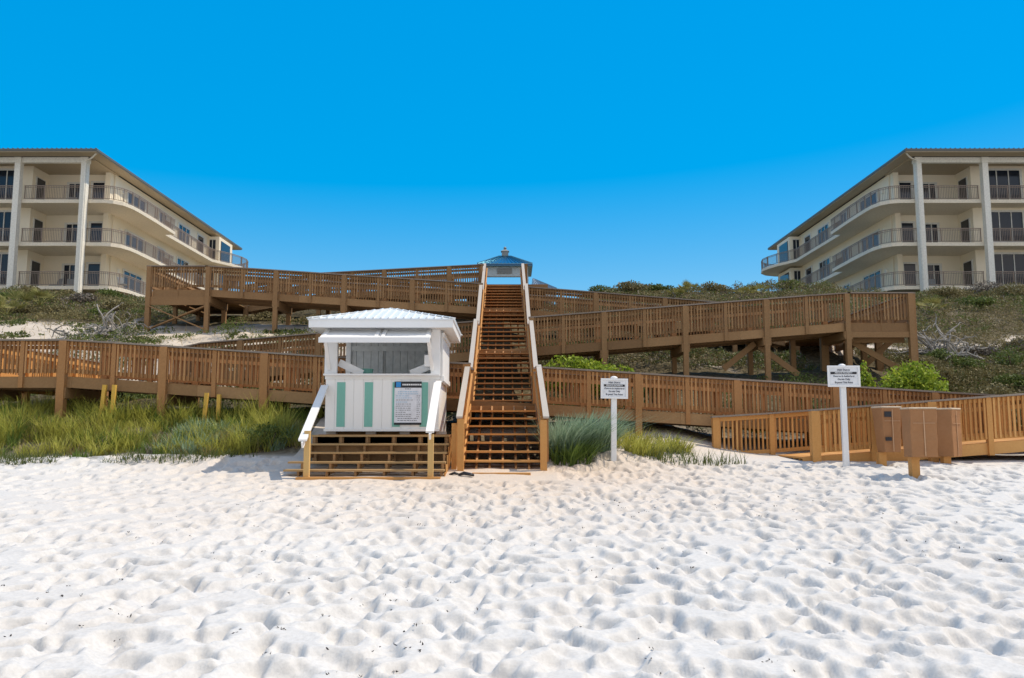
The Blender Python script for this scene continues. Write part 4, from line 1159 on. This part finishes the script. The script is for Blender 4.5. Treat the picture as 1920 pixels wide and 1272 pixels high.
def bin_(px0, px1, pytop, pybot, ppx, pybase, Y_, taper, e, label, prints, lid_front, seed, rz):
    a, c = P(px0, pytop, Y_), P(px1, pytop, Y_)
    base = P(ppx, pybase, Y_)
    xm = (a.x + c.x) / 2
    o = empty('wrapped_bin', (xm, Y_, base.z), 0, label, 'bin', 'cardboard wrapped bins by the ramp')
    hw = (c.x - a.x) / 2 * (.92 if pybase > 880 else 1) / (math.cos(rz) + abs(math.sin(rz)) * .85) * .98; zt = a.z - base.z; zb = P(px0, pybot, Y_).z - base.z
    t = MB()
    rgs = []
    for i in range(7):
        f = i / 6; z = zb + (zt - zb - .03) * f; k = taper + (1 - taper) * f
        rgs.append(ring_box(hw * k, hw * .85 * k, z, .012, hw * (1 - k) * .3, .008, seed + i))
    t.rings(rgs)
    bd = t.build('carton', M['cardboard'], o); bd.rotation_euler = (0, 0, rz)
    t = MB(); t.rings([ring_box(hw * 1.0, hw * .86, zt - .029, .012), ring_box(hw * 1.05, hw * .91, zt - .022, .015), ring_box(hw * 1.05, hw * .91, zt - .004, .015), ring_box(hw * .97, hw * .83, zt + .004, .015)])
    t.build('lid', M['lid'], o).rotation_euler = (0, 0, rz)
    t = MB(); bxx = base.x - xm
    t.box(bxx - .075, bxx + .075, -.02, .13, -.35, zb - .003); t.build('post', M['wood_new'], o)
    if prints:
        for (fx0, fx1, fz0, fz1) in prints:
            q = MB(); q.box(-hw + 2 * hw * fx0, -hw + 2 * hw * fx1, -hw * .85 - .012, -hw * .85 - .004, zb + (zt - zb) * fz0, zb + (zt - zb) * fz1); q.build('printed_label', M['black'], o).rotation_euler = (0, 0, rz)
    # tape seams
    q = MB(); q.box(-hw * .03, hw * .05, -hw * .85 - .008, -hw * .85 + .0, zb + .02, zt - .06); q.box(-hw * .8, hw * .8, -hw * .85 - .007, -hw * .85 + .001, zb + (zt - zb) * .68, zb + (zt - zb) * .69); q.build('tape', M['tape'], o).rotation_euler = (0, 0, rz)
    return o
bin_(1639, 1684, 763, 848, 1655, 867, 17.1, .80, 9, 'tapered cardboard-wrapped bin with two black printed labels, beside the leaning sign', [(.10, .45, .77, .89), (.10, .42, .25, .33)], True, 1, .16)
bin_(1693, 1750, 765, 857, 1717, 886, 15.65, .95, 10, 'square cardboard-wrapped bin standing forward on the tallest bare post', None, True, 5, -.06)
bin_(1754, 1800, 766, 856, 1776, 868, 17.15, .95, 9, 'cardboard-wrapped bin turned corner-on, nearest the open run of ramp railing', None, True, 9, .62)

# ------------------------------------------------------------------ plants
def blades(n, px_, py_, pz_, hgt, width, lean, curl=.6, segs=3, wind=(0, 0), yaw=None):
    if yaw is None: yaw = rng.random(n) * 2 * np.pi
    dx, dy = np.cos(yaw), np.sin(yaw)
    ln = lean * (.3 + .9 * rng.random(n))
    vs = []
    for i in range(segs + 1):
        f = i / segs
        off = ln * hgt * f ** (1 + curl)
        cx = px_ + dx * off + wind[0] * hgt * f * f; cy = py_ + dy * off + wind[1] * hgt * f * f
        cz = pz_ + hgt * (f - .35 * np.minimum(ln, 1) * f * f * curl)
        w = width * (1 - f * .92) / 2
        tx, ty = -dy, dx
        vs.append(np.stack([cx - tx * w, cy - ty * w, cz], -1)); vs.append(np.stack([cx + tx * w, cy + ty * w, cz], -1))
    V = np.stack(vs, 1)
    k = 2 * (segs + 1)
    base = (np.arange(n) * k)[:, None]
    F = np.concatenate([base + np.array([[2 * i, 2 * i + 1, 2 * i + 3, 2 * i + 2]]) for i in range(segs)], 0)
    return V.reshape(-1, 3), F

def leaves(c, size, aspect=.45, up=.3):
    """diamond leaves at the centres c"""
    n = len(c)
    d = rng.normal(size=(n, 3)); d[:, 2] += up; d /= np.linalg.norm(d, axis=1)[:, None]
    e = rng.normal(size=(n, 3)); s = np.cross(d, e); s /= np.linalg.norm(s, axis=1)[:, None]
    L = (size * (.6 + .8 * rng.random(n)))[:, None] if np.isscalar(size) else (size * (.6 + .8 * rng.random(n)))[:, None]
    V = np.stack([c - d * L * .5, c + s * L * aspect * .5, c + d * L * .5, c - s * L * aspect * .5], 1)
    F = np.arange(4 * n).reshape(n, 4)
    return V.reshape(-1, 3), F

def join(parts):
    V, F, o = [], [], 0
    for v, f in parts:
        V.append(v); F.append(f + o); o += len(v)
    return np.concatenate(V), np.concatenate(F)

def in_frame(x, y): return np.abs(x) < y * .72 + 3

# left grass field
def field(n, y0, y1, thr, h0, h1_, wd, lean, mat, name, label, sx, patch, xr=(-15.2, -4.6)):
    nt_ = n // 26
    tx = xr[0] + (xr[1] - xr[0]) * rng.random(nt_); ty = y0 + (y1 - y0) * rng.random(nt_)
    edge = 17.3 + .6 * fbm(tx * .7, tx * 0 + 2.0, 3) + .9 * np.clip((tx + 6.4) / 1.6, 0, 1)
    cl = fbm(tx * patch + sx, ty * patch * 1.4 + 7 + sx, 3)
    k = (ty > edge) & (cl > thr); tx, ty, cl = tx[k], ty[k], cl[k]
    th_ = (h0 + (h1_ - h0) * rng.random(len(tx))) * (.75 + 1.2 * np.clip(cl - thr, 0, .4)) * np.clip((ty - 16.6) / 1.1, .35, 1)
    tl = lean * (.5 + .9 * rng.random(len(tx)))
    tx, ty, th_, tl = (np.repeat(q, 26) for q in (tx, ty, th_, tl)); m_ = len(tx)
    a_ = rng.random(m_) * 2 * np.pi; r_ = .13 * rng.random(m_) ** .7
    gx_, gy_ = tx + r_ * np.cos(a_), ty + r_ * np.sin(a_)
    v, f = blades(m_, gx_, gy_, H(gx_, gy_) - .03, th_ * (.45 + .6 * rng.random(m_)), wd * (.8 + .5 * rng.random(m_)), tl, wind=(.05, -.05), yaw=a_ + rng.normal(size=m_) * .6)
    o = mesh_np(name, v, f, mat); tag(o, label, 'grass', kind='stuff')
field(26000, 17.4, 20.4, -.10, .34, .80, .024, .95, M['grass'], 'beach_grass', 'tall yellow-green beach grass below the left ramp', 0, 1.3)
field(12000, 16.9, 20.0, -.04, .3, .68, .022, .7, M['greengrass'], 'beach_grass', 'darker green tufts among the left beach grass', 40, 1.1)
field(5000, 17.0, 19.4, -.02, .35, .6, .026, .85, M['oats'], 'beach_grass', 'blue-green grass at the right end of the left field by the kiosk', 71, 1.0, (-7.6, -4.7))
field(10000, 16.9, 19.2, .01, .25, .55, .02, .9, M['drygrass'], 'dry_grass', 'dry tan grass among the green at the left dune foot', 23, 1.2)
field(3500, 17.0, 19.6, .08, .25, .5, .024, .9, M['scrubgrey'], 'dry_grass', 'brown dead stalks in the left beach grass', 90, 1.6)
n = 2600
lx = -4.9 - 10.5 * rng.random(n); ly = 16.75 + .55 * rng.random(n) + .2 * fbm(lx, lx * 0, 2)
keep = fbm(lx * 1.5, ly * 1.5, 3) > -.02; lx, ly = lx[keep], ly[keep]; n = len(lx)
v2 = blades(n, lx, ly, H(lx, ly) - .02, .1 + .16 * rng.random(n), .018 * np.ones(n), 1.2)
v, f = v2; o = mesh_np('dry_grass', v, f, M['creeper']); tag(o, 'short creeping grass straggling onto the sand at the left', 'grass', kind='stuff')

# sea oats right of the stairs: separate tussocks
def tussock(x, y, n, hgt, rad, mat, label, grp, name='grass_tussock', lean=.9, wind=(.25, -.08)):
    a = rng.random(n) * 2 * np.pi; r_ = rad * rng.random(n) ** .6
    lean = lean * (.4 + rng.random(n))
    bx_, by_ = x + r_ * np.cos(a), y + r_ * .7 * np.sin(a)
    v, f = blades(n, bx_, by_, H(bx_, by_) - .04, hgt * (.55 + .5 * rng.random(n)), .024 + .012 * rng.random(n), lean, wind=wind, yaw=a + rng.normal(size=n) * .8)
    o = mesh_np(name, v, f, mat); tag(o, label, 'grass tussock', grp); return o
tussock(1.12, 17.35, 700, 1.02, .42, M['oats'], 'tall blue-green grass tussock leaning against the right side of the stair foot', 'dune grass tussocks by the stairs')
tussock(1.72, 17.55, 620, .98, .42, M['oats'], 'blue-green grass tussock between the stair-foot tussock and the left notice sign', 'dune grass tussocks by the stairs')
tussock(1.25, 16.95, 320, .55, .45, M['greengrass'], 'shorter green tussock in front of the stair-foot grass', 'dune grass tussocks by the stairs')
tussock(2.75, 17.5, 300, .45, .4, M['grass'], 'low green tussock just right of the left notice sign post', 'dune grass tussocks by the stairs')
tussock(3.5, 18.4, 260, .42, .45, M['grass'], 'low green tussock under the railing left of the ramp entrance', 'dune grass tussocks by the stairs')
tussock(2.6, 18.9, 260, .5, .5, M['grass'], 'green tussock at the foot of the second ramp behind the left notice sign', 'dune grass tussocks by the stairs')
n = 1900
lx = .9 + 4.2 * rng.random(n); ly = 16.85 + 2.6 * rng.random(n)
keep = (fbm(lx * 1.4, ly * 1.4 + 3, 3) > .03) & ~((lx > 4.0) & (ly > 17.5)); lx, ly = lx[keep], ly[keep]; n = len(lx)
v, f = blades(n, lx, ly, H(lx, ly) - .02, .12 + .28 * rng.random(n), .02 * np.ones(n), .9)
o = mesh_np('ground_cover', v, f, M['creeper']); tag(o, 'sparse creeping ground cover on the sand right of the stairs', 'ground cover', kind='stuff')

# scrub on the dune
def canopy(x, y):
    return .10 + 1.25 * np.clip(fbm(x * .8 + 5, y * .8, 3) + .12, 0, .6) + .35 * np.clip(fbm(x * .28, y * .28 + 3, 2) + .12, 0, .5)
def scrub(n, reg, dens, hmax, leaf, per, mat, name, label, seedo, sprig=.5, lo=.55):
    x = reg[0] + (reg[1] - reg[0]) * rng.random(n); y = reg[2] + (reg[3] - reg[2]) * rng.random(n) ** 1.2
    d = fbm(x * .45 + seedo, y * .45 + seedo * 2, 4)
    d0 = fbm(x * .45, y * .45, 4)
    keep = (np.minimum(d + .12, d0 + .04) > dens(x, y)) & in_frame(x, y)
    x, y = np.repeat(x[keep], per), np.repeat(y[keep], per)
    m_ = len(x)
    x = x + rng.normal(size=m_) * .13; y = y + rng.normal(size=m_) * .13
    z = H(x, y) + canopy(x, y) * hmax * (lo + (1.05 - lo) * rng.random(m_))
    v, f = leaves(np.stack([x, y, z], -1), leaf, .34, sprig)
    o = mesh_np(name, v, f, mat); tag(o, label, 'scrub', kind='stuff'); return o

def on_walk(x, y, pad=.15):
    a = np.zeros(len(x), bool)
    for (x0_, x1_, y0_, zf) in ((-13.4, 14.5, YB, None), (-13.4, 12.6, YC, None), (-13.8, 10.5, YD, None), (-13.8, -1, YE, None)):
        a |= (x > x0_ - pad) & (x < x1_ + pad) & (y > y0_ - pad) & (y < y0_ + RW + pad)
    a |= (np.abs(x + .25) < 1.1) & (y > 16) & (y < 40)
    a |= (x > 10) & (x < 12.6) & (y > YC) & (y < YD + 2)
    a |= (x < -10.6) & (x > -13.3) & (y > YB) & (y < YC + 2)
    a |= (x < xp + .2) & (x > xq - .3) & (y > YD) & (y < YE + 2)
    a |= (x > -2.3) & (x < 1.7) & (y > 36) & (y < 53)
    return a
def dens_up(x, y):
    t_ = np.full(len(x), -.32)
    band = sstep(26.6, 27.4, y) * sstep(33.2, 31.2, y + .6 * fbm(x * .6, y * .3, 2)) * (x < -2) + np.exp(-((y - 30.6 - .05 * x) / 1.1) ** 2) * (x > 12)
    t_ = t_ + .5 * band
    t_ = t_ + .2 * ((x < -2) & (x > -13.6) & (y > YD - .5) & (y < YE + 2))
    t_ = np.where(on_walk(x, y), 9, t_)
    return t_
scrub(78000, (-42, 42, 27.4, 60), dens_up, 1.0, .11, 7, M['scrub'], 'dune_scrub', 'olive brown scrub mat covering the upper dune', 0)
scrub(34000, (-42, 42, 27.4, 58), lambda x, y: dens_up(x, y) + .22, 1.08, .11, 8, M['scrubgreen'], 'green_scrub', 'green leafy scrub patches on the upper dune', 13)
scrub(16000, (-42, 42, 27.4, 56), lambda x, y: dens_up(x, y) + .30, 1.08, .12, 7, M['scrubgrey'], 'dry_scrub', 'grey leafless twigs among the dune scrub', 27, 1.2)
def dens_low(x, y):
    t_ = np.full(len(x), -.02)
    t_ = np.where(x > 12.5, -.25, t_)
    t_ = np.where(on_walk(x, y, .05), 9, t_)
    t_ = np.where((x < -4) & (y < 21.6), 9, t_)
    t_ = t_ + .3 * np.exp(-((x - 6.5) / 2.2) ** 2 - ((y - 27.5) / 1.5) ** 2)
    return t_
scrub(16000, (-16, 24, 21.6, 30), dens_low, .9, .09, 10, M['scrubgreen'], 'green_scrub', 'green scrub between the ramp flights on the lower dune', 41)
scrub(12000, (12.6, 26, 19.5, 31), lambda x, y: np.where(on_walk(x, y, .05), 9, -.2) + .0, 1.1, .10, 14, M['scrub'], 'dune_scrub', 'olive scrub on the slope right of the high corner platform', 55)
scrub(4200, (12.6, 26, 19.5, 31), lambda x, y: np.where(on_walk(x, y, .05), 9, +.02), 1.12, .10, 10, M['scrubgrey'], 'dry_scrub', 'dry pinkish grey brush on the slope right of the platform', 63, 1.0)
# creeper flecks on the left sand band
n = 9000; lx = -21 + 19.5 * rng.random(n); ly = 27.2 + 5.5 * rng.random(n)
keep = (fbm(lx * 1.1, ly * 1.5, 3) > .045) & ~on_walk(lx, ly, .05)
l2 = rng.random(n) < .12; k2 = l2 & ~keep & ~on_walk(lx, ly, .05)
v, f = blades(int(k2.sum()), lx[k2], ly[k2], H(lx[k2], ly[k2]) - .02, .1 + .3 * rng.random(int(k2.sum())), .025 * np.ones(int(k2.sum())), 1.3)
o = mesh_np('dry_grass', v, f, M['drygrass']); tag(o, 'dry grass wisps on the sand band above the third ramp', 'grass', kind='stuff')
lx, ly = lx[keep], ly[keep]
c = np.stack([lx, ly, H(lx, ly) + .05], -1); c = np.repeat(c, 4, 0) + rng.normal(size=(len(c) * 4, 3)) * [.1, .1, .04]
v, f = leaves(c, .13, .5, .8); o = mesh_np('ground_cover', v, f, M['creeper']); tag(o, 'low creeper flecking the sand band above the third ramp', 'ground cover', kind='stuff')

# bright shrubs
def shrub(cx, cy, w, d, hgt, n, mat, label, grp, leaf=.12, lobes=9, name='shrub'):
    z0 = h1(cx, cy) - .05
    o = empty(name, (cx, cy, z0), 0, label, 'shrub', grp)
    lc = []
    for i in range(lobes):
        a = rng.random() * 2 * np.pi; r_ = rng.random() ** .5
        lx_, ly_ = w * .36 * r_ * math.cos(a), d * .36 * r_ * math.sin(a)
        lz_ = hgt * (.40 + .28 * (1 - r_ * r_) + .12 * rng.random())
        lc.append((lx_, ly_, lz_, .20 + .12 * rng.random()))
    pts = []
    for (lx_, ly_, lz_, rr_) in lc:
        k = n // lobes
        dd = rng.normal(size=(k, 3)); dd /= np.linalg.norm(dd, axis=1)[:, None]
        rad = (.55 + .5 * rng.random(k))[:, None]
        pts.append(np.array([lx_, ly_, lz_]) + dd * rad * np.array([w * rr_, d * rr_, hgt * rr_ * 1.25]))
    c = np.concatenate(pts); c[:, 2] = np.maximum(c[:, 2], .05)
    v, f = leaves(c, leaf, .5, .5)
    mesh_np('foliage', v, f, mat, o)
    t = MB()
    for (lx_, ly_, lz_, rr_) in lc:
        t.tube([(lx_ * .15, ly_ * .15, -.1), (lx_ * .5, ly_ * .5, lz_ * .5), (lx_, ly_, lz_)], [.035, .025, .01], 5)
    t.build('stem', M['bark'], o)
    return o
g_ = 'bright green shrubs between the ramps'
shrub(P(1075, 680, 23.3).x, 23.3, 2.2, 1.2, 1.35, 2600, M['shrub'], 'bright green shrub right beside the stairs under the third ramp', g_)
shrub(P(1150, 685, 23.6).x, 23.6, 1.9, 1.1, 1.1, 2000, M['shrub'], 'bright green shrub one over from the stairs, under the third ramp', g_)
shrub(P(1712, 700, 22.6).x, 22.6, 1.95, 1.3, 1.55, 3400, M['shrub'], 'largest rounded bright green shrub below the high corner platform', g_, lobes=12)
shrub(P(1612, 705, 22.9).x, 22.9, .7, .7, 1.5, 800, M['shrub'], 'narrow bright green shrub just behind the leaning notice sign', g_, lobes=5)
shrub(P(1230, 700, 23.0).x, 23.0, 1.0, .8, .95, 700, M['scrubgreen'], 'dull green bush left of the tall ramp post', g_, lobes=5)
shrub(P(500, 800, 17.9).x, 18.1, 1.3, .9, .62, 900, M['scrubgreen'], 'low dark bush at the grass edge in the kiosk shadow', g_, lobes=6, leaf=.07)

k = 0
for (px, py, Y_, w_, h_, mt) in ((1755, 690, 24.5, 1.3, .8, 'scrub'), (1800, 660, 26.0, 1.4, .7, 'scrubgreen'), (1850, 700, 23.5, 1.5, .8, 'scrub'), (1895, 640, 27.0, 1.6, .8, 'scrubgreen'), (1815, 715, 22.6, 1.0, .7, 'scrubgrey'), (1885, 690, 24.5, 1.1, .6, 'scrubgreen'), (1760, 640, 28.0, 1.2, .6, 'scrubgreen'), (1880, 725, 22.0, 1.2, .7, 'scrub'), (1835, 625, 29.0, 1.2, .5, 'scrubgrey')):
    shrub(P(px, py, Y_).x, Y_, w_, w_ * .8, h_, 900, M[mt], 'low scrubby bush on the slope right of the high corner platform', 'scrubby bushes on the right slope', leaf=.09, lobes=6)
for (px, Y_, w_, h_, mt) in ((20, 37, 1.8, .7, 'scrubgreen'), (70, 39, 1.9, .7, 'scrub'), (110, 35, 1.5, .55, 'scrub'), (150, 38, 1.8, .65, 'scrubgrey'), (185, 34.5, 1.4, .5, 'scrubgreen'), (225, 37, 1.7, .6, 'scrub'), (262, 35, 1.3, .5, 'scrubgreen'), (45, 34.2, 1.4, .5, 'scrub'), (205, 42, 2.0, .6, 'scrubgreen'), (130, 43, 2.0, .6, 'scrub')):
    shrub(P(px, 560, Y_).x, Y_, w_, w_ * .8, h_, 1000, M[mt], 'low scrubby bush on the dune below the left block', 'scrubby bushes below the left block', leaf=.11, lobes=6)
for (px, Y_, w_, h_, mt) in ((1125, 41, 1.6, .55, 'scrubgreen'), (1185, 40.5, 1.8, .6, 'scrub'), (1240, 41, 1.5, .5, 'scrubgreen'), (1330, 41, 1.9, .6, 'scrub'), (1480, 42, 1.8, .6, 'scrubgreen'), (1540, 43, 1.9, .6, 'scrub'), (1640, 44, 2.0, .6, 'scrubgreen'), (1780, 41, 2.0, .7, 'scrub'), (1850, 42, 2.2, .8, 'scrubgrey'), (1900, 39, 2.0, .8, 'scrub'), (1830, 37, 1.6, .6, 'scrubgreen')):
    shrub(P(px, 560, Y_).x, Y_, w_, w_ * .8, h_, 1000, M[mt], 'low scrubby bush along the dune ridge right of the gazebo', 'scrubby bushes along the right ridge', leaf=.11, lobes=6)
# saw palmettos on the ridge
def palmetto():
    o = empty('palmetto', (0, 0, 0))
    for i in range(11):
        yaw = i * 2.4 + random.uniform(-.3, .3); pitch = random.uniform(.35, 1.25)
        d_ = Vector((math.cos(yaw) * math.cos(pitch), math.sin(yaw) * math.cos(pitch), math.sin(pitch)))
        t = MB(); ln = random.uniform(.45, .75); tip = d_ * ln
        t.tube([(0, 0, 0), tip * .6 + Vector((0, 0, .04)), tip], [.015, .012, .01], 4)
        side = d_.cross(Vector((0, 0, 1))).normalized(); upv = side.cross(d_)
        for j in range(13):
            a = -1.35 + 2.7 * j / 12
            ld = (d_ * math.cos(a) + side * math.sin(a) + upv * .12).normalized(); ll = .5 * (1 - .12 * abs(a))
            wv = ld.cross(upv).normalized() * .026
            m1 = tip + ld * ll * .45; e_ = tip + ld * ll - Vector((0, 0, .05))
            t.poly([tip, m1 + wv, e_, m1 - wv])
        t.build('frond', M['palmetto'], o)
    return o
pm0 = palmetto()
pms = [(1395, 550, 39.3, .62, 'palmetto with pale fronds on the ridge left of the right block, at the ramp cap'), (1424, 549, 39.8, .62, 'olive palmetto on the ridge just under the far end of the right block'),
       (1270, 545, 39, .6, 'small palmetto midway along the ridge right of the gazebo'), (1290, 548, 39.5, .75, 'yellowish small palmetto at the rail midway along the ridge'),
       (1575, 538, 46, .7, 'palmetto below the curved balconies of the right block'), (1742, 560, 36, .8, 'yellow-green palmetto just right of the high corner platform'),
       (30, 578, 36, 1.1, 'yellow-green palmetto at the far left of the dune'), (75, 572, 37, .9, 'yellow-green palmetto below the left column of the left block'), (12, 600, 33, .8, 'low palmetto nearest the sand band at the far left')]
for i, (px, py, Y_, sc, lb) in enumerate(pms):
    c = pm0 if i == 0 else copy_tree(pm0)
    x = P(px, py, Y_).x; c.location = (x, Y_, h1(x, Y_) + .15); c.scale = (sc, sc, sc); c.rotation_euler = (0, 0, i * 1.3)
    tag(c, lb, 'palmetto', 'palmettos on the dune')

# bleached dead branches
def tangle(cx, cy, w, hgt, n, label, arch=False):
    o = empty('dead_shrub', (cx, cy, h1(cx, cy)), 0, label, 'dead branches', 'bleached dead shrubs')
    rr_ = random.Random(int(cx * 100))
    tr = MB(); tw = tr
    for i in range(n):
        a = rr_.uniform(0, 2 * math.pi); sx = rr_.uniform(-.35, .35) * w
        p = Vector((sx, rr_.uniform(-.2, .2), -.05)); d_ = Vector((math.cos(a) * .8, math.sin(a) * .5 - .2, rr_.uniform(.3, 1.0))).normalized()
        pts = [p.copy()]; ln = rr_.uniform(.5, 1.0) * hgt / 4
        for k in range(6):
            d_ = (d_ + Vector((rr_.uniform(-.5, .5), rr_.uniform(-.4, .4), rr_.uniform(-.55, .25)))).normalized(); p = p + d_ * ln
            p.z = max(p.z, -.15); pts.append(p.copy())
            if rr_.random() < .7:
                e = p + Vector((rr_.uniform(-1, 1), rr_.uniform(-.6, .6), rr_.uniform(-.5, .9))) * ln * .9
                o3 = Vector((0, 0, .55 * p.y + .12)); tw.tube([p + o3, (p + e) / 2 + Vector((0, 0, .05)) + o3, e + o3], [.02, .016, .01], 4)
        r0 = rr_.uniform(.03, .06)
        pts = [q_ + Vector((0, 0, .55 * q_.y + .12)) for q_ in pts]
        tr.tube(pts, [r0 * (1 - .09 * k) for k in range(7)], 5)
    if arch:
        tr.tube([(w * .5 * math.cos(a), -.2, hgt * .75 * math.sin(a)) for a in np.linspace(0, math.pi, 9)], .02, 6)
    tr.build('branches', M['deadwood'], o)
    return o
tangle(P(215, 620, 30.0).x, 30.0, 1.6, .95, 40, 'tangle of bleached grey branches left of the cross-braced platform')
tangle(P(130, 632, 29.8).x, 29.8, 1.0, .6, 9, 'small bent bleached branches farther left along the sand band', True)
tangle(P(1772, 612, 28.8).x, 28.8, 1.3, 1.1, 44, 'arched tangle of bleached grey branches right of the high corner platform', True)

# dark weed fragments in the footprints
n = 900
lx = (rng.random(n) - .38) * 12; ly = 4.6 + 9 * rng.random(n) ** 1.6
keep = (np.abs(lx) < ly * .75) & (fbm(lx * .8, ly * .8 + 5, 3) > .0); lx, ly = lx[keep], ly[keep]
jx = np.clip(np.searchsorted(xs, lx), 0, nx - 1); jy = np.clip(np.searchsorted(ys, ly), 0, ny - 1)
c = np.stack([lx, ly, ZZ[jy, jx] + .004], -1); c = np.repeat(c, 3, 0) + rng.normal(size=(len(lx) * 3, 3)) * [.02, .02, .002]
v, f = leaves(c, .026, .4, 0); o = mesh_np('seaweed', v, f, M['seaweed']); tag(o, 'dark flecks of dried seaweed scattered in the footprints', 'seaweed', kind='stuff')

# ------------------------------------------------------------------ light, sky, camera
SUN_EL, SUN_AZ = R(58), R(11)           # azimuth from +x towards +y
w = bpy.data.worlds.new('World'); scene.world = w; w.use_nodes = True
nt = w.node_tree; bg = nt.nodes['Background']
sky = nt.nodes.new('ShaderNodeTexSky'); sky.sky_type = 'NISHITA'; sky.sun_disc = False
sky.sun_elevation = SUN_EL; sky.sun_rotation = R(90) - SUN_AZ
sky.air_density = 1.0; sky.dust_density = .3; sky.ozone_density = 2.5
gm = nt.nodes.new('ShaderNodeGamma'); gm.inputs['Gamma'].default_value = .22
hs = nt.nodes.new('ShaderNodeHueSaturation'); hs.inputs['Saturation'].default_value = 5.1; hs.inputs['Hue'].default_value = .503; hs.inputs['Value'].default_value = 3.4
nt.links.new(sky.outputs[0], gm.inputs['Color']); nt.links.new(gm.outputs[0], hs.inputs['Color'])
# unseen cloud-like white added behind camera and overhead as fill for shaded fronts
tcw = nt.nodes.new('ShaderNodeTexCoord'); sx = nt.nodes.new('ShaderNodeSeparateXYZ'); nt.links.new(tcw.outputs['Generated'], sx.inputs[0])
mr = nt.nodes.new('ShaderNodeMapRange'); mr.interpolation_type = 'SMOOTHSTEP'; mr.inputs[1].default_value = .32; mr.inputs[2].default_value = -.28
nt.links.new(sx.outputs[1], mr.inputs[0])
cn = nt.nodes.new('ShaderNodeTexNoise'); cn.inputs['Scale'].default_value = 3.0; cn.inputs['Detail'].default_value = 6
nt.links.new(tcw.outputs['Generated'], cn.inputs['Vector'])
cr = nt.nodes.new('ShaderNodeMapRange'); cr.inputs[1].default_value = .36; cr.inputs[2].default_value = .58
nt.links.new(cn.outputs[0], cr.inputs[0])
cm = nt.nodes.new('ShaderNodeMath'); cm.operation = 'MULTIPLY'; nt.links.new(mr.outputs[0], cm.inputs[0]); nt.links.new(cr.outputs[0], cm.inputs[1])
cx = nt.nodes.new('ShaderNodeMix'); cx.data_type = 'RGBA'; cx.inputs[7].default_value = (5.3, 4.9, 4.6, 1)
nt.links.new(cm.outputs[0], cx.inputs[0]); nt.links.new(hs.outputs[0], cx.inputs[6]); nt.links.new(cx.outputs[2], bg.inputs['Color'])
bg.inputs['Strength'].default_value = .15
sd = bpy.data.lights.new('sun', 'SUN'); sd.energy = 3.5; sd.angle = R(.53); sd.color = (1, .885, .72)
so = bpy.data.objects.new('sun', sd); COL.objects.link(so)
dirv = Vector((math.cos(SUN_EL) * math.cos(SUN_AZ), math.cos(SUN_EL) * math.sin(SUN_AZ), math.sin(SUN_EL)))
so.rotation_euler = dirv.to_track_quat('Z', 'Y').to_euler(); so.location = (20, 5, 40)

cam = bpy.data.cameras.new('camera'); cam.sensor_width = 36; cam.lens = FPX / 1920 * 36; cam.clip_end = 6000; cam.clip_start = .05
co = bpy.data.objects.new('camera', cam); COL.objects.link(co)
co.location = (0, 0, CAMZ); co.rotation_euler = (math.pi / 2 + TH, 0, 0)
scene.camera = co
vs = scene.view_settings; vs.view_transform = 'Standard'; vs.look = 'None'; vs.exposure = .25; vs.gamma = 1; vs.use_curve_mapping = False
